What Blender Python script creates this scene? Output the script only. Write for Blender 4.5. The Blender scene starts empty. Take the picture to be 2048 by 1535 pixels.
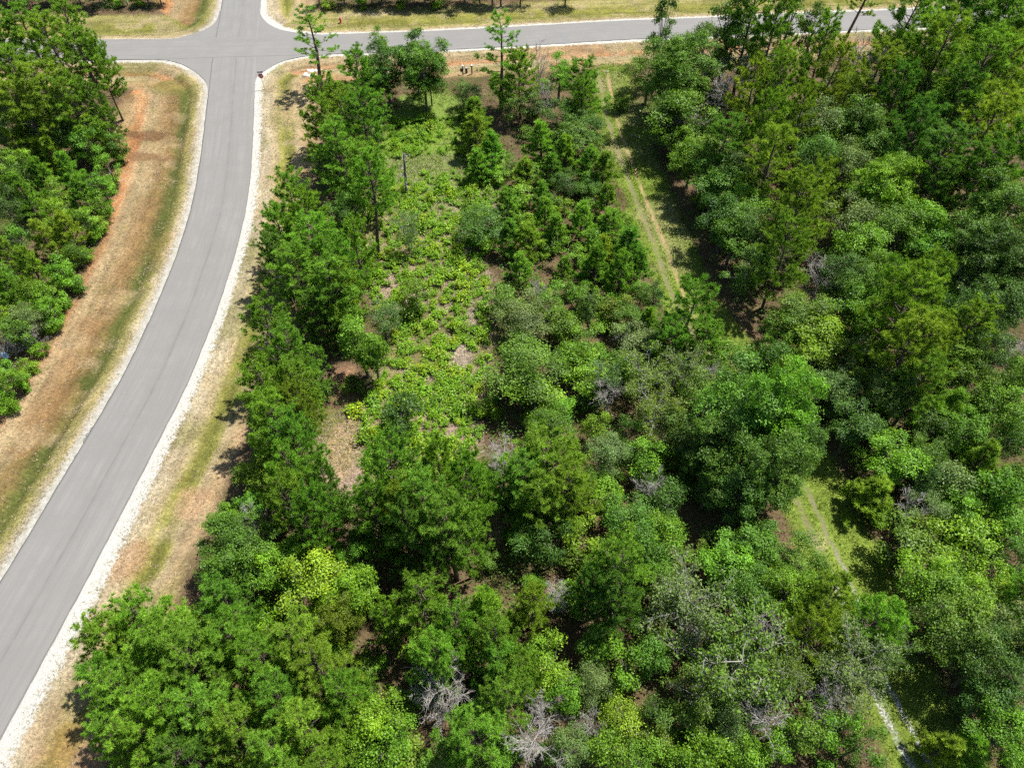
import bpy, math, random
import numpy as np
from mathutils import Vector
from mathutils.geometry import tessellate_polygon

# ------------------------------------------------------------------ camera, sky, sun, exposure
scene = bpy.context.scene
CAM_H, PITCH, FPX = 58.0, math.radians(50.0), 1420.0        # drone height, depression angle, focal length in photo pixels
cam_data = bpy.data.cameras.new("camera")
cam_data.sensor_width = 36.0
cam_data.lens = 36.0 * FPX / 2048.0
cam_data.clip_start, cam_data.clip_end = 0.5, 6000.0
cam = bpy.data.objects.new("camera", cam_data)
scene.collection.objects.link(cam)
cam.location = (0, 0, CAM_H)
cam.rotation_euler = (math.pi / 2 - PITCH, 0, 0)
scene.camera = cam

SUN_EL = math.radians(63.0)
SUN_DIR = Vector((0.86 * math.cos(SUN_EL), 0.51 * math.cos(SUN_EL), math.sin(SUN_EL))).normalized()
world = bpy.data.worlds.new("World")
scene.world = world
world.use_nodes = True
wn = world.node_tree.nodes
sky = wn.new("ShaderNodeTexSky")
sky.sky_type = 'NISHITA'
sky.sun_disc = False
sky.sun_elevation = SUN_EL
sky.sun_rotation = math.atan2(SUN_DIR.x, SUN_DIR.y)
bg = wn["Background"]
bg.inputs["Strength"].default_value = 0.075
world.node_tree.links.new(sky.outputs["Color"], bg.inputs["Color"])
sun_data = bpy.data.lights.new("sun", 'SUN')
sun_data.energy = 5.0
sun_data.angle = math.radians(0.53)
sun_data.color = (1.0, 0.955, 0.88)
sun = bpy.data.objects.new("sun", sun_data)
scene.collection.objects.link(sun)
sun.location = (60, 60, 120)
sun.rotation_euler = SUN_DIR.to_track_quat('Z', 'Y').to_euler()
scene.view_settings.view_transform = 'Standard'
scene.view_settings.look = 'None'
scene.view_settings.exposure = 0.92
scene.view_settings.gamma = 1.0
scene.cycles.max_bounces = 3
scene.cycles.diffuse_bounces = 2
scene.cycles.transmission_bounces = 2
scene.cycles.use_denoising = False
scene.cycles.use_adaptive_sampling = True
scene.cycles.adaptive_threshold = 0.03
scene.cycles.adaptive_min_samples = 16

# ------------------------------------------------------------------ helpers
C = scene.collection
rng = np.random.default_rng(7)
random.seed(7)


def px(x, y, z=0.0):
    """where the sight line through photo pixel (x, y) meets height z"""
    u, v = x - 1024.0, y - 767.5
    d = v * math.cos(PITCH) + FPX * math.sin(PITCH)
    k = (CAM_H - z) / d
    return k * u, k * (FPX * math.cos(PITCH) - v * math.sin(PITCH))


def pxs(pts):
    return np.array([px(*p) for p in pts])


def m_per_px(x, y, z=0.0):
    u, v = x - 1024.0, y - 767.5
    return (CAM_H - z) / (v * math.cos(PITCH) + FPX * math.sin(PITCH))


def make_mesh(name, verts, loops, starts, mat=None, face_attr=None, smooth=False):
    me = bpy.data.meshes.new(name)
    verts = np.asarray(verts, np.float32)
    loops = np.asarray(loops, np.int32)
    starts = np.asarray(starts, np.int32)
    me.vertices.add(len(verts))
    me.vertices.foreach_set("co", verts.ravel())
    me.loops.add(len(loops))
    me.loops.foreach_set("vertex_index", loops)
    me.polygons.add(len(starts))
    me.polygons.foreach_set("loop_start", starts)
    if face_attr is not None:
        for k, a in face_attr.items():
            at = me.attributes.new(k, 'FLOAT', 'FACE')
            at.data.foreach_set("value", np.asarray(a, np.float32))
    me.update(calc_edges=True)
    if smooth:
        me.polygons.foreach_set("use_smooth", np.ones(len(starts), bool))
    if mat:
        me.materials.append(mat)
    return me


class MB:
    """collects quads and triangles"""

    def __init__(s):
        s.v, s.q, s.t, s.qa, s.ta, s.n = [], [], [], [], [], 0

    def add(s, v, quads=None, tris=None, attr=0.5):
        v = np.asarray(v, float)
        if quads is not None and len(quads):
            q = np.asarray(quads, int)
            s.q.append(q + s.n)
            s.qa.append(np.broadcast_to(attr, (len(q),)))
        if tris is not None and len(tris):
            t = np.asarray(tris, int)
            s.t.append(t + s.n)
            s.ta.append(np.broadcast_to(attr, (len(t),)))
        s.v.append(v)
        s.n += len(v)

    def tube(s, path, radii, sides=6, attr=0.5, cap=True):
        path = np.asarray(path, float)
        n = len(path)
        radii = np.broadcast_to(radii, (n,))
        d = np.gradient(path, axis=0)
        d /= np.linalg.norm(d, axis=1)[:, None] + 1e-9
        ref = np.array([1.0, 0.13, 0.07]) if abs(d[0][0]) < 0.8 else np.array([0.1, 1.0, 0.1])
        a = np.cross(d, ref)
        a /= np.linalg.norm(a, axis=1)[:, None] + 1e-9
        b = np.cross(d, a)
        ang = np.arange(sides) * 2 * math.pi / sides
        ring = path[:, None] + radii[:, None, None] * (np.cos(ang)[None, :, None] * a[:, None] + np.sin(ang)[None, :, None] * b[:, None])
        idx = np.arange(n * sides).reshape(n, sides)
        nx = np.roll(idx, -1, 1)
        quads = np.stack([idx[:-1], nx[:-1], nx[1:], idx[1:]], -1).reshape(-1, 4)
        v = ring.reshape(-1, 3)
        tris = None
        if cap:
            v = np.vstack([v, path[-1] + d[-1] * radii[-1] * 0.3])
            tris = np.stack([idx[-1], nx[-1], np.full(sides, n * sides)], -1)
        s.add(v, quads, tris, attr)

    def box(s, c, size, attr=0.5, rot=0.0, bev=0.0):
        x, y, z = np.array(size) / 2
        if bev > 0:
            b = bev
            ring = [(-x + b, -y), (x - b, -y), (x, -y + b), (x, y - b), (x - b, y), (-x + b, y), (-x, y - b), (-x, -y + b)]
            v = [(p[0], p[1], -z) for p in ring] + [(p[0], p[1], z - b) for p in ring]
            v += [(p[0] * (x - b) / x, p[1] * (y - b) / y, z) for p in ring]
            v.append((0, 0, z))
            v.append((0, 0, -z))
            q = [(i + 8 * k, (i + 1) % 8 + 8 * k, (i + 1) % 8 + 8 * k + 8, i + 8 * k + 8) for k in (0, 1) for i in range(8)]
            t = [(16 + i, 16 + (i + 1) % 8, 24) for i in range(8)] + [((i + 1) % 8, i, 25) for i in range(8)]
        else:
            v = [(-x, -y, -z), (x, -y, -z), (x, y, -z), (-x, y, -z), (-x, -y, z), (x, -y, z), (x, y, z), (-x, y, z)]
            q = [(0, 3, 2, 1), (4, 5, 6, 7), (0, 1, 5, 4), (1, 2, 6, 5), (2, 3, 7, 6), (3, 0, 4, 7)]
            t = None
        v = np.array(v, float)
        cr, sr = math.cos(rot), math.sin(rot)
        v = np.stack([v[:, 0] * cr - v[:, 1] * sr, v[:, 0] * sr + v[:, 1] * cr, v[:, 2]], 1) + np.array(c, float)
        s.add(v, q, t, attr)

    def leaves(s, P, N, size, asp=0.62, attr=0.5, rg=rng):
        n = len(P)
        if n == 0:
            return
        size = np.broadcast_to(size, (n,))
        N = N / (np.linalg.norm(N, axis=1)[:, None] + 1e-9)
        r = rg.normal(size=(n, 3))
        t = np.cross(N, r)
        t /= np.linalg.norm(t, axis=1)[:, None] + 1e-9
        b = np.cross(N, t)
        hs = size[:, None] * 0.5
        cup = N * hs * rg.uniform(-0.15, 0.35, (n, 1))
        v = np.stack([P - t * hs, P + b * hs * asp + cup, P + t * hs, P - b * hs * asp + cup], 1).reshape(-1, 3)
        s.add(v, np.arange(n * 4).reshape(n, 4), None, attr)

    def needles(s, P, D, length, width, attr=0.5, rg=rng):
        n = len(P)
        D = D / (np.linalg.norm(D, axis=1)[:, None] + 1e-9)
        t = np.cross(D, rg.normal(size=(n, 3)))
        t /= np.linalg.norm(t, axis=1)[:, None] + 1e-9
        L = np.broadcast_to(length, (n,))[:, None]
        W = np.broadcast_to(width, (n,))[:, None] * 0.5
        v = np.stack([P - t * W, P + t * W, P + D * L], 1).reshape(-1, 3)
        s.add(v, None, np.arange(n * 3).reshape(n, 3), attr)

    def mesh(s, name, mat=None, smooth=False):
        v = np.vstack(s.v)
        q = np.vstack(s.q) if s.q else np.zeros((0, 4), int)
        t = np.vstack(s.t) if s.t else np.zeros((0, 3), int)
        loops = np.concatenate([q.ravel(), t.ravel()])
        starts = np.concatenate([np.arange(len(q)) * 4, len(q) * 4 + np.arange(len(t)) * 3])
        a = np.concatenate((s.qa or [np.zeros(0)]) + (s.ta or [np.zeros(0)]))
        return make_mesh(name, v, loops, starts, mat, {"var": a}, smooth)


def link(name, me, parent=None, loc=None):
    o = bpy.data.objects.new(name, me)
    C.objects.link(o)
    if parent is not None:
        o.parent = parent
    if loc is not None:
        o.location = loc
    return o


def tag(o, label=None, cat=None, group=None, kind=None):
    for k, v in (("label", label), ("category", cat), ("group", group), ("kind", kind)):
        if v:
            o[k] = v
    return o


def fnoise(x, y, seed=0, octaves=3):
    """smooth value noise in numpy"""
    out = np.zeros_like(x, float)
    amp, tot = 1.0, 0.0
    for o in range(octaves):
        r = np.random.default_rng(seed * 31 + o)
        tab = r.random((256, 256))
        xf, yf = x * 2 ** o, y * 2 ** o
        xi, yi = np.floor(xf).astype(int), np.floor(yf).astype(int)
        fx, fy = xf - xi, yf - yi
        fx, fy = fx * fx * (3 - 2 * fx), fy * fy * (3 - 2 * fy)
        g = lambda a, b: tab[a % 256, b % 256]
        out += amp * ((g(xi, yi) * (1 - fx) + g(xi + 1, yi) * fx) * (1 - fy) + (g(xi, yi + 1) * (1 - fx) + g(xi + 1, yi + 1) * fx) * fy)
        tot += amp
        amp *= 0.5
    return out / tot


# ------------------------------------------------------------------ materials
def new_mat(name):
    m = bpy.data.materials.new(name)
    m.use_nodes = True
    nt = m.node_tree
    nt.nodes.clear()
    out = nt.nodes.new("ShaderNodeOutputMaterial")
    return m, nt, out


class NT:
    def __init__(s, nt):
        s.nt = nt

    def n(s, t, **kw):
        o = s.nt.nodes.new(t)
        for k, v in kw.items():
            if k.startswith("i_"):
                key = k[2:]
                o.inputs[int(key) if key.isdigit() else key].default_value = v
            else:
                setattr(o, k, v)
        return o

    def l(s, a, b):
        s.nt.links.new(a, b)

    def math(s, op, a, b=None, c=None, clamp=False):
        o = s.n("ShaderNodeMath", operation=op, use_clamp=clamp)
        for i, x in enumerate((a, b, c)):
            if x is None:
                continue
            if isinstance(x, (int, float)):
                o.inputs[i].default_value = x
            else:
                s.l(x, o.inputs[i])
        return o.outputs[0]

    def mix(s, f, a, b, blend='MIX'):
        o = s.n("ShaderNodeMix", data_type='RGBA', blend_type=blend)
        for sock, x in ((o.inputs[0], f), (o.inputs[6], a), (o.inputs[7], b)):
            if isinstance(x, (int, float)):
                sock.default_value = x
            elif isinstance(x, tuple):
                sock.default_value = (*x[:3], 1)
            else:
                s.l(x, sock)
        return o.outputs[2]

    def noise(s, scale, detail=4, rough=0.55, vec=None):
        o = s.n("ShaderNodeTexNoise", i_Scale=scale, i_Detail=detail, i_Roughness=rough)
        if vec is not None:
            s.l(vec, o.inputs["Vector"])
        return o.outputs["Fac"]

    def ramp(s, f, lo, hi, a=0.0, b=1.0):
        o = s.n("ShaderNodeMapRange", clamp=True)
        s.l(f, o.inputs[0])
        for i, x in zip((1, 2, 3, 4), (lo, hi, a, b)):
            o.inputs[i].default_value = x
        return o.outputs[0]

    def attr(s, name):
        return s.n("ShaderNodeAttribute", attribute_name=name)


def leaf_material(name, translucency=0.35, gloss=0.06, rough=0.5, var=0.55, hue=0.03):
    m, nt, out = new_mat(name)
    t = NT(nt)
    info = t.n("ShaderNodeObjectInfo")
    at = t.attr("var")
    hsv = t.n("ShaderNodeHueSaturation")
    t.l(info.outputs["Color"], hsv.inputs["Color"])
    t.l(t.ramp(at.outputs["Fac"], 0, 1, 1 - var, 1 + var), hsv.inputs["Value"])
    h = t.math('ADD', t.ramp(info.outputs["Random"], 0, 1, -hue * .5, hue * .5), t.ramp(at.outputs["Fac"], 0, 1, hue * .5, -hue * .5))
    t.l(t.math('ADD', h, 0.5), hsv.inputs["Hue"])
    hsv.inputs["Saturation"].default_value = 1.0
    dif = t.n("ShaderNodeBsdfDiffuse")
    tr = t.n("ShaderNodeBsdfTranslucent")
    t.l(hsv.outputs[0], dif.inputs["Color"])
    tc = t.mix(1.0, hsv.outputs[0], (1.0, 1.0, 0.55), 'MULTIPLY')
    t.l(tc, tr.inputs["Color"])
    ms = t.n("ShaderNodeMixShader", i_0=translucency)
    t.l(dif.outputs[0], ms.inputs[1])
    t.l(tr.outputs[0], ms.inputs[2])
    gl = t.n("ShaderNodeBsdfGlossy", i_Roughness=rough)
    gl.inputs["Color"].default_value = (0.9, 0.95, 0.9, 1)
    ms2 = t.n("ShaderNodeMixShader", i_0=gloss)
    t.l(ms.outputs[0], ms2.inputs[1])
    t.l(gl.outputs[0], ms2.inputs[2])
    t.l(ms2.outputs[0], out.inputs["Surface"])
    return m


def bark_material(name, c1, c2, scale=6.0):
    m, nt, out = new_mat(name)
    t = NT(nt)
    b = t.n("ShaderNodeBsdfPrincipled", i_Roughness=0.9)
    tc = t.n("ShaderNodeTexCoord")
    mp = t.n("ShaderNodeMapping")
    mp.inputs["Scale"].default_value = (1, 1, 0.25)
    t.l(tc.outputs["Object"], mp.inputs["Vector"])
    f = t.noise(scale, 5, 0.65, mp.outputs[0])
    t.l(t.mix(t.ramp(f, 0.3, 0.7), c1, c2), b.inputs["Base Color"])
    bp = t.n("ShaderNodeBump", i_Strength=0.6, i_Distance=0.05)
    t.l(f, bp.inputs["Height"])
    t.l(bp.outputs[0], b.inputs["Normal"])
    t.l(b.outputs[0], out.inputs["Surface"])
    return m


def plain_material(name, col, rough=0.5, metal=0.0, wear=0.15, scale=9.0):
    m, nt, out = new_mat(name)
    t = NT(nt)
    b = t.n("ShaderNodeBsdfPrincipled", i_Roughness=rough, i_Metallic=metal)
    tc = t.n("ShaderNodeTexCoord")
    f = t.noise(scale, 4, 0.6, tc.outputs["Object"])
    dark = tuple(c * (1 - wear * 2) for c in col)
    t.l(t.mix(t.ramp(f, 0.35, 0.65), dark, col), b.inputs["Base Color"])
    t.l(b.outputs[0], out.inputs["Surface"])
    return m


M_LEAF = leaf_material("broad_leaf", 0.42, 0.018, 0.5, .75, .022)
M_NEEDLE = leaf_material("pine_needle", 0.45, 0.01, 0.55, 0.7, .02)
M_GRASS = leaf_material("grass_blade", 0.3, 0.02, 0.6, 0.6, 0.05)
M_BARK_PINE = bark_material("pine_bark", (0.055, 0.04, 0.032), (0.15, 0.105, 0.08))
M_BARK = bark_material("oak_bark", (0.07, 0.062, 0.052), (0.19, 0.17, 0.145))
M_DEAD = bark_material("weathered_wood", (0.2, 0.187, 0.168), (0.4, 0.378, 0.345))
M_POST = bark_material("treated_post", (0.07, 0.04, 0.025), (0.16, 0.095, 0.06))

# ------------------------------------------------------------------ road layout (ground metres)
def spline(pts, n=24):
    """smooth curve through points, tangents weighted by chord length"""
    p = np.array(pts, float)
    t = np.r_[0, np.cumsum(np.hypot(*np.diff(p, axis=0).T))]
    m = np.gradient(p, t, axis=0)
    out = []
    for i in range(len(p) - 1):
        h = t[i + 1] - t[i]
        u = np.linspace(0, 1, n, endpoint=False)[:, None]
        out.append((2 * u ** 3 - 3 * u ** 2 + 1) * p[i] + (u ** 3 - 2 * u ** 2 + u) * h * m[i] + (-2 * u ** 3 + 3 * u ** 2) * p[i + 1] + (u ** 3 - u ** 2) * h * m[i + 1])
    return np.vstack(out + [p[-1:]])


CURVED = spline([(-62, -140), (-49, -45), (-44.6, -5), (-42.3, 13), (-40.5, 27), (-39.1, 40.5), (-38.35, 48.6), (-38.15, 55), (-38.2, 61.5), (-38.55, 69.5),
                 (-39.15, 76.5), (-40.1, 83.4), (-41.7, 92), (-44.3, 104.3), (-46.6, 115), (-48.6, 124.5), (-52.4, 144.5), (-62, 190), (-84, 300)], 16)
CROSS = spline([(-400, 124), (-140, 125.2), (-70, 125.6), (-61, 125.7), (-48, 126.6), (-31, 127.7), (-14.7, 129.0), (0, 130.6), (20, 133.2), (38, 134.7), (51, 136), (68, 137.5), (120, 142), (400, 166)], 16)
HALF_CURVED, HALF_CROSS = 3.68, 3.86
FILLETS = [pxs(p) for p in (
    [(285, 118.6), (310, 119), (335, 121), (362, 128), (385, 140), (402, 153), (413, 166), (417, 185), (440, 190), (470, 150), (420, 100), (285, 105)],
    [(509.5, 195), (510, 165), (514, 153), (529, 142), (548, 130), (570, 121), (604, 113.5), (645, 109.8), (645, 95), (520, 95), (470, 130), (485, 195)],
    [(320, 78.4), (350, 77), (385, 68), (410, 59), (427, 48), (435, 36), (438.5, 22), (470, 22), (470, 90), (320, 92)],
    [(522, 8), (521, 28), (526, 37), (540, 50), (560, 59), (590, 65), (645, 69.8), (645, 85), (500, 92), (485, 8)])]


CURVED_D, CROSS_D = np.vstack([CURVED[::4], CURVED[-1:] + (-.01, .01)]), np.vstack([CROSS[::8], CROSS[-1:] + .01])


def line_coords(P, line):
    """signed lateral distance (right of travel +), station along the polyline"""
    a, b = line[:-1], line[1:]
    d = b - a
    L = np.hypot(d[:, 0], d[:, 1])
    S = np.r_[0, np.cumsum(L)][:-1]
    best = np.full(len(P), 1e9)
    lat = np.zeros(len(P))
    sta = np.zeros(len(P))
    for i in range(len(a)):
        r = P - a[i]
        t = np.clip((r @ d[i]) / L[i] ** 2, 0, 1)
        q = r - t[:, None] * d[i]
        dist = np.hypot(q[:, 0], q[:, 1])
        k = dist < best
        best[k] = dist[k]
        lat[k] = (np.sign(r[:, 0] * d[i][1] - r[:, 1] * d[i][0]) * dist)[k]
        sta[k] = (S[i] + t * L[i])[k]
    return lat, sta


def poly_dist(P, poly):
    """signed distance to a polygon, negative inside"""
    n = len(poly)
    best = np.full(len(P), 1e9)
    inside = np.zeros(len(P), bool)
    for i in range(n):
        a, b = poly[i], poly[(i + 1) % n]
        d = b - a
        r = P - a
        t = np.clip((r @ d) / (d @ d), 0, 1)
        best = np.minimum(best, np.hypot(*(r - t[:, None] * d).T))
        c = ((a[1] > P[:, 1]) != (b[1] > P[:, 1]))
        with np.errstate(divide='ignore', invalid='ignore'):
            xx = (b[0] - a[0]) * (P[:, 1] - a[1]) / (b[1] - a[1]) + a[0]
        inside ^= c & (P[:, 0] < xx)
    return np.where(inside, -best, best)


CLEARING = pxs([(800, 195), (900, 185), (950, 215), (1000, 290), (1010, 340), (990, 420), (955, 500), (985, 560), (985, 700), (965, 800), (965, 900), (900, 980), (720, 1010), (625, 960),
                (625, 850), (690, 830), (740, 790), (770, 700), (745, 600), (690, 480), (740, 380), (770, 280)])
TRACK_PX = [(1205, 150), (1215, 200), (1232, 270), (1262, 350), (1292, 430), (1325, 510), (1350, 580), (1400, 670), (1460, 740), (1520, 850), (1590, 970), (1640, 1080), (1692, 1190), (1720, 1300),
            (1765, 1390), (1805, 1470), (1840, 1535)]
TRACK = spline(np.vstack([pxs(TRACK_PX), pxs([(1840, 1535)]) + (2.2, -9), pxs([(1840, 1535)]) + (5, -60)]), 3)


def ground_fields(P):
    """all the distances the ground depends on"""
    f = {}
    f['dc'], f['sc'] = line_coords(P, CURVED_D)
    f['dx'], f['sx'] = line_coords(P, CROSS_D)
    f['dx'] = -f['dx']                                   # + = north of the cross road
    de = np.minimum(np.abs(f['dc']) - HALF_CURVED, np.abs(f['dx']) - HALF_CROSS)
    for p in FILLETS:
        de = np.minimum(de, poly_dist(P, p))
    f['de'] = de
    f['tr'], f['st'] = line_coords(P, TRACK)
    f['cl'] = poly_dist(P, CLEARING)
    return f


def ground_z(P, f):
    x, y = P[:, 0], P[:, 1]
    z = (fnoise(x / 9, y / 9, 3) - 0.5) * 0.5 + (fnoise(x / 1.7, y / 1.7, 4, 2) - 0.5) * 0.14
    de = f['de']
    left = (f['dc'] < 0) & (f['dx'] < 0)
    near_c = (np.abs(f['dc']) - HALF_CURVED) < (np.abs(f['dx']) - HALF_CROSS)
    dd = np.where(near_c & left, 3.5, np.where(near_c, 4.9, 4.4))
    depth = np.where(near_c & left, 0.62, np.where(near_c, 0.28, 0.42))
    ditch = -depth * np.exp(-((de - dd) / np.where(near_c & left, .85, 1.15)) ** 2)
    bank = 0.35 * np.clip((de - dd - 3) / 4, 0, 1)
    fade = np.clip(de / 2.5, 0, 1)
    z = z * fade + ditch * (de > 0) + bank
    # wheel ruts of the track
    for o in (-0.7, 0.7):
        z -= 0.1 * np.exp(-((f['tr'] - o) / 0.22) ** 2)
    z = np.where(de <= 0.0, -0.16 + np.clip(de + .3, 0, .3) * .3, z - 0.035)
    return z


# ------------------------------------------------------------------ ground sheet
FINE = 0.36
gx = np.concatenate([-np.geomspace(2500, 112, 22)[:-1], np.arange(-111, 111.01, FINE), np.geomspace(112, 2500, 22)[1:]])
gy = np.concatenate([-np.geomspace(2500, 8, 22)[:-1], np.arange(2, 163.01, FINE), np.geomspace(166, 3500, 22)[1:]])
GX, GY = np.meshgrid(gx, gy)
GP = np.stack([GX.ravel(), GY.ravel()], 1)
F = ground_fields(GP)
GZ = ground_z(GP, F)
GZgrid = GZ.reshape(GX.shape)


def zat(x, y):
    i = np.clip(np.searchsorted(gx, x) - 1, 0, len(gx) - 2)
    j = np.clip(np.searchsorted(gy, y) - 1, 0, len(gy) - 2)
    fx, fy = (x - gx[i]) / (gx[i + 1] - gx[i]), (y - gy[j]) / (gy[j + 1] - gy[j])
    g = GZgrid
    return (g[j, i] * (1 - fx) + g[j, i + 1] * fx) * (1 - fy) + (g[j + 1, i] * (1 - fx) + g[j + 1, i + 1] * fx) * fy


STRAW, BROWN, GREEN, DKGREEN = np.array((.27, .22, .135)), np.array((.17, .108, .05)), np.array((.118, .122, .034)), np.array((.06, .072, .02))
SOIL, LITTER, MULCH, OLIVE = np.array((.29, .155, .078)), np.array((.1, .07, .043)), np.array((.27, .2, .16)), np.array((.165, .165, .038))
PALE = np.array((.31, .268, .19))


def profile(d, stops):
    xs = [s[0] for s in stops]
    cs = np.array([s[1] for s in stops])
    return np.stack([np.interp(d, xs, cs[:, k]) for k in range(3)], 1)


def woods_limit(P, f):
    """how far outside the asphalt the mown verge reaches"""
    near_c = (np.abs(f['dc']) - HALF_CURVED) < (np.abs(f['dx']) - HALF_CROSS)
    left = f['dc'] < 0
    north = f['dx'] > 0
    w = np.where(near_c, np.where(left, 10.4 + np.clip((P[:, 1] - 75) / 20, 0, 1) * 3.0, 9.0 + np.clip((P[:, 1] - 85) / 15, 0, 1) * 2), np.where(north, 10.5, 11.0))
    return w


def ground_colour(P, f):
    x, y = P[:, 0], P[:, 1]
    n1 = fnoise(x / 2.6, y / 2.6, 11, 4)
    n2 = fnoise(x / 7, y / 7, 12, 3)
    n3 = fnoise(x / 1.1, y / 1.1, 13, 2)
    de = f['de'] + (n1 - .5) * 1.3
    near_c = (np.abs(f['dc']) - HALF_CURVED) < (np.abs(f['dx']) - HALF_CROSS)
    left, north = f['dc'] < 0, f['dx'] > 0
    col = LITTER * (0.65 + 0.7 * n1[:, None]) + (DKGREEN - LITTER) * np.clip((n2[:, None] - .5) * 2.5, 0, .8)
    pl = profile(de, [(0, PALE), (1.2, PALE), (1.6, OLIVE * .6 + STRAW * .4), (2.7, GREEN), (3.2, DKGREEN), (3.8, DKGREEN), (4.4, DKGREEN * .4 + BROWN * .6), (5.4, BROWN), (6.6, BROWN * .75 + STRAW * .25), (8.2, BROWN * .3 + STRAW * .7), (9.2, STRAW * .5 + SOIL * .5), (9.5, np.array((.3, .152, .072))), (10.8, np.array((.3, .152, .072))), (11.6, BROWN), (13, BROWN)])
    pr = profile(de, [(0, PALE), (2.2, PALE), (3.2, STRAW), (4.2, OLIVE), (4.9, GREEN * .9), (5.6, OLIVE), (6.3, STRAW), (7.6, STRAW * .65 + SOIL * .35), (10, STRAW * .6 + SOIL * .4)])
    ps = profile(de, [(0, PALE), (1.2, STRAW), (3.2, STRAW * .7 + BROWN * .3), (4.1, SOIL), (4.9, SOIL), (5.6, STRAW), (7.5, STRAW * .6 + OLIVE * .4), (9.5, STRAW * .5 + SOIL * .5), (12, OLIVE)])
    pn = profile(de, [(0, PALE), (.9, STRAW), (1.8, STRAW * .5 + OLIVE * .5), (2.6, OLIVE), (4.0, GREEN), (5.2, OLIVE), (8, OLIVE * .55 + STRAW * .45), (12, OLIVE), (15, GREEN)])
    v = np.where((near_c & left)[:, None], pl, np.where(near_c[:, None], pr, np.where(north[:, None], pn, ps)))
    lf = (near_c & left)[:, None]
    v = v + (SOIL * .9 - v) * np.clip((n2[:, None] - .62) * 5, 0, .5) * (~north)[:, None] * np.where(lf, .35, 1)
    v = v + (STRAW - v) * np.clip((n1[:, None] - .55) * 4, 0, .6) * np.where(lf, .6, 1)
    v = v + (GREEN - v) * np.clip((.42 - n2[:, None]) * 4, 0, .55) * np.where(lf, .35, 1)
    mow = fnoise(np.where(near_c, f['sc'], f['sx']) / 7, f['de'] / .55, 17, 3)
    v = v * (0.8 + .4 * n3[:, None]) * (.62 + .76 * mow[:, None])
    k = np.clip((woods_limit(P, f) - de) / 1.2, 0, 1)[:, None]
    col = col * (1 - k) + v * k
    # clearing: mulch, straw and grass in patches
    c = MULCH * (0.75 + .5 * n3[:, None])
    c = c + (OLIVE * 1.05 - c) * np.clip((n2[:, None] - .42) * 5, 0, .85)
    c = c + (GREEN - c) * np.clip((n1[:, None] - .47) * 5, 0, .85)
    up = np.clip((y - 72) / 12, 0, 1)[:, None]
    c = c + (np.array((.105, .185, .022)) - c) * up * .85
    k = np.clip((-f['cl'] + (n1 - .5) * 3) / 1.5 + .5, 0, 1)[:, None]
    col = col * (1 - k) + c * k
    # track: yellow-green turf with two bare wheel lines added in the shader
    g = np.array((.12, .17, .028)) * (0.7 + .6 * n1[:, None])
    g = g + (STRAW * .9 - g) * np.clip((n2[:, None] - .58) * 3, 0, .45)
    off = f['tr'] + 1.1
    k = np.clip((3.8 + (n1 - .5) * 2 - np.abs(off)) / .8, 0, 1)[:, None] * (np.clip((f['de'] - 8) / 2, 0, 1))[:, None]
    col = col * (1 - k) + g * k
    # wet brown bands and bare patches that have a shape of their own
    for (cx, cy, wx, wy, cc, s) in ((300, 272, 55, 10, (.1, .055, .03), .85), (300, 316, 60, 11, (.13, .075, .04), .75), (265, 300, 12, 30, (.17, .075, .035), .7), (330, 165, 70, 14, (.22, .14, .06), .6),
                                    (340, 175, 40, 18, (.11, .12, .03), .5), (250, 235, 30, 40, (.29, .21, .115), .6),
                                    (680, 900, 38, 70, (.3, .22, .13), .85), (690, 770, 30, 40, (.25, .15, .095), .7), (380, 1010, 40, 40, (.33, .215, .13), .7), (920, 720, 40, 35, (.32, .265, .225), .8),
                                    (940, 640, 14, 45, (.29, .235, .2), .8), (1000, 1060, 30, 30, (.27, .17, .12), .8), (1165, 1135, 22, 30, (.27, .17, .12), .8), (590, 205, 40, 50, (.33, .25, .15), .6),
                                    (1640, 1090, 25, 30, (.3, .26, .15), .5), (1100, 110, 120, 8, (.31, .21, .125), .5), (640, 155, 30, 10, (.34, .18, .075), .6)):
        ax, ay = px(cx, cy)
        kx = m_per_px(cx, cy) * wx
        ky = abs(px(cx, cy - wy)[1] - ay)
        r = np.sqrt(((x - ax) / kx) ** 2 + ((y - ay) / ky) ** 2) + (n1 - .5) * 1.2
        k = np.clip((1.1 - r) * 2.2, 0, 1)[:, None] * s
        col = col * (1 - k) + np.array(cc) * (.75 + .5 * n3[:, None]) * k
    return np.clip(col, .01, .8)


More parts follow.
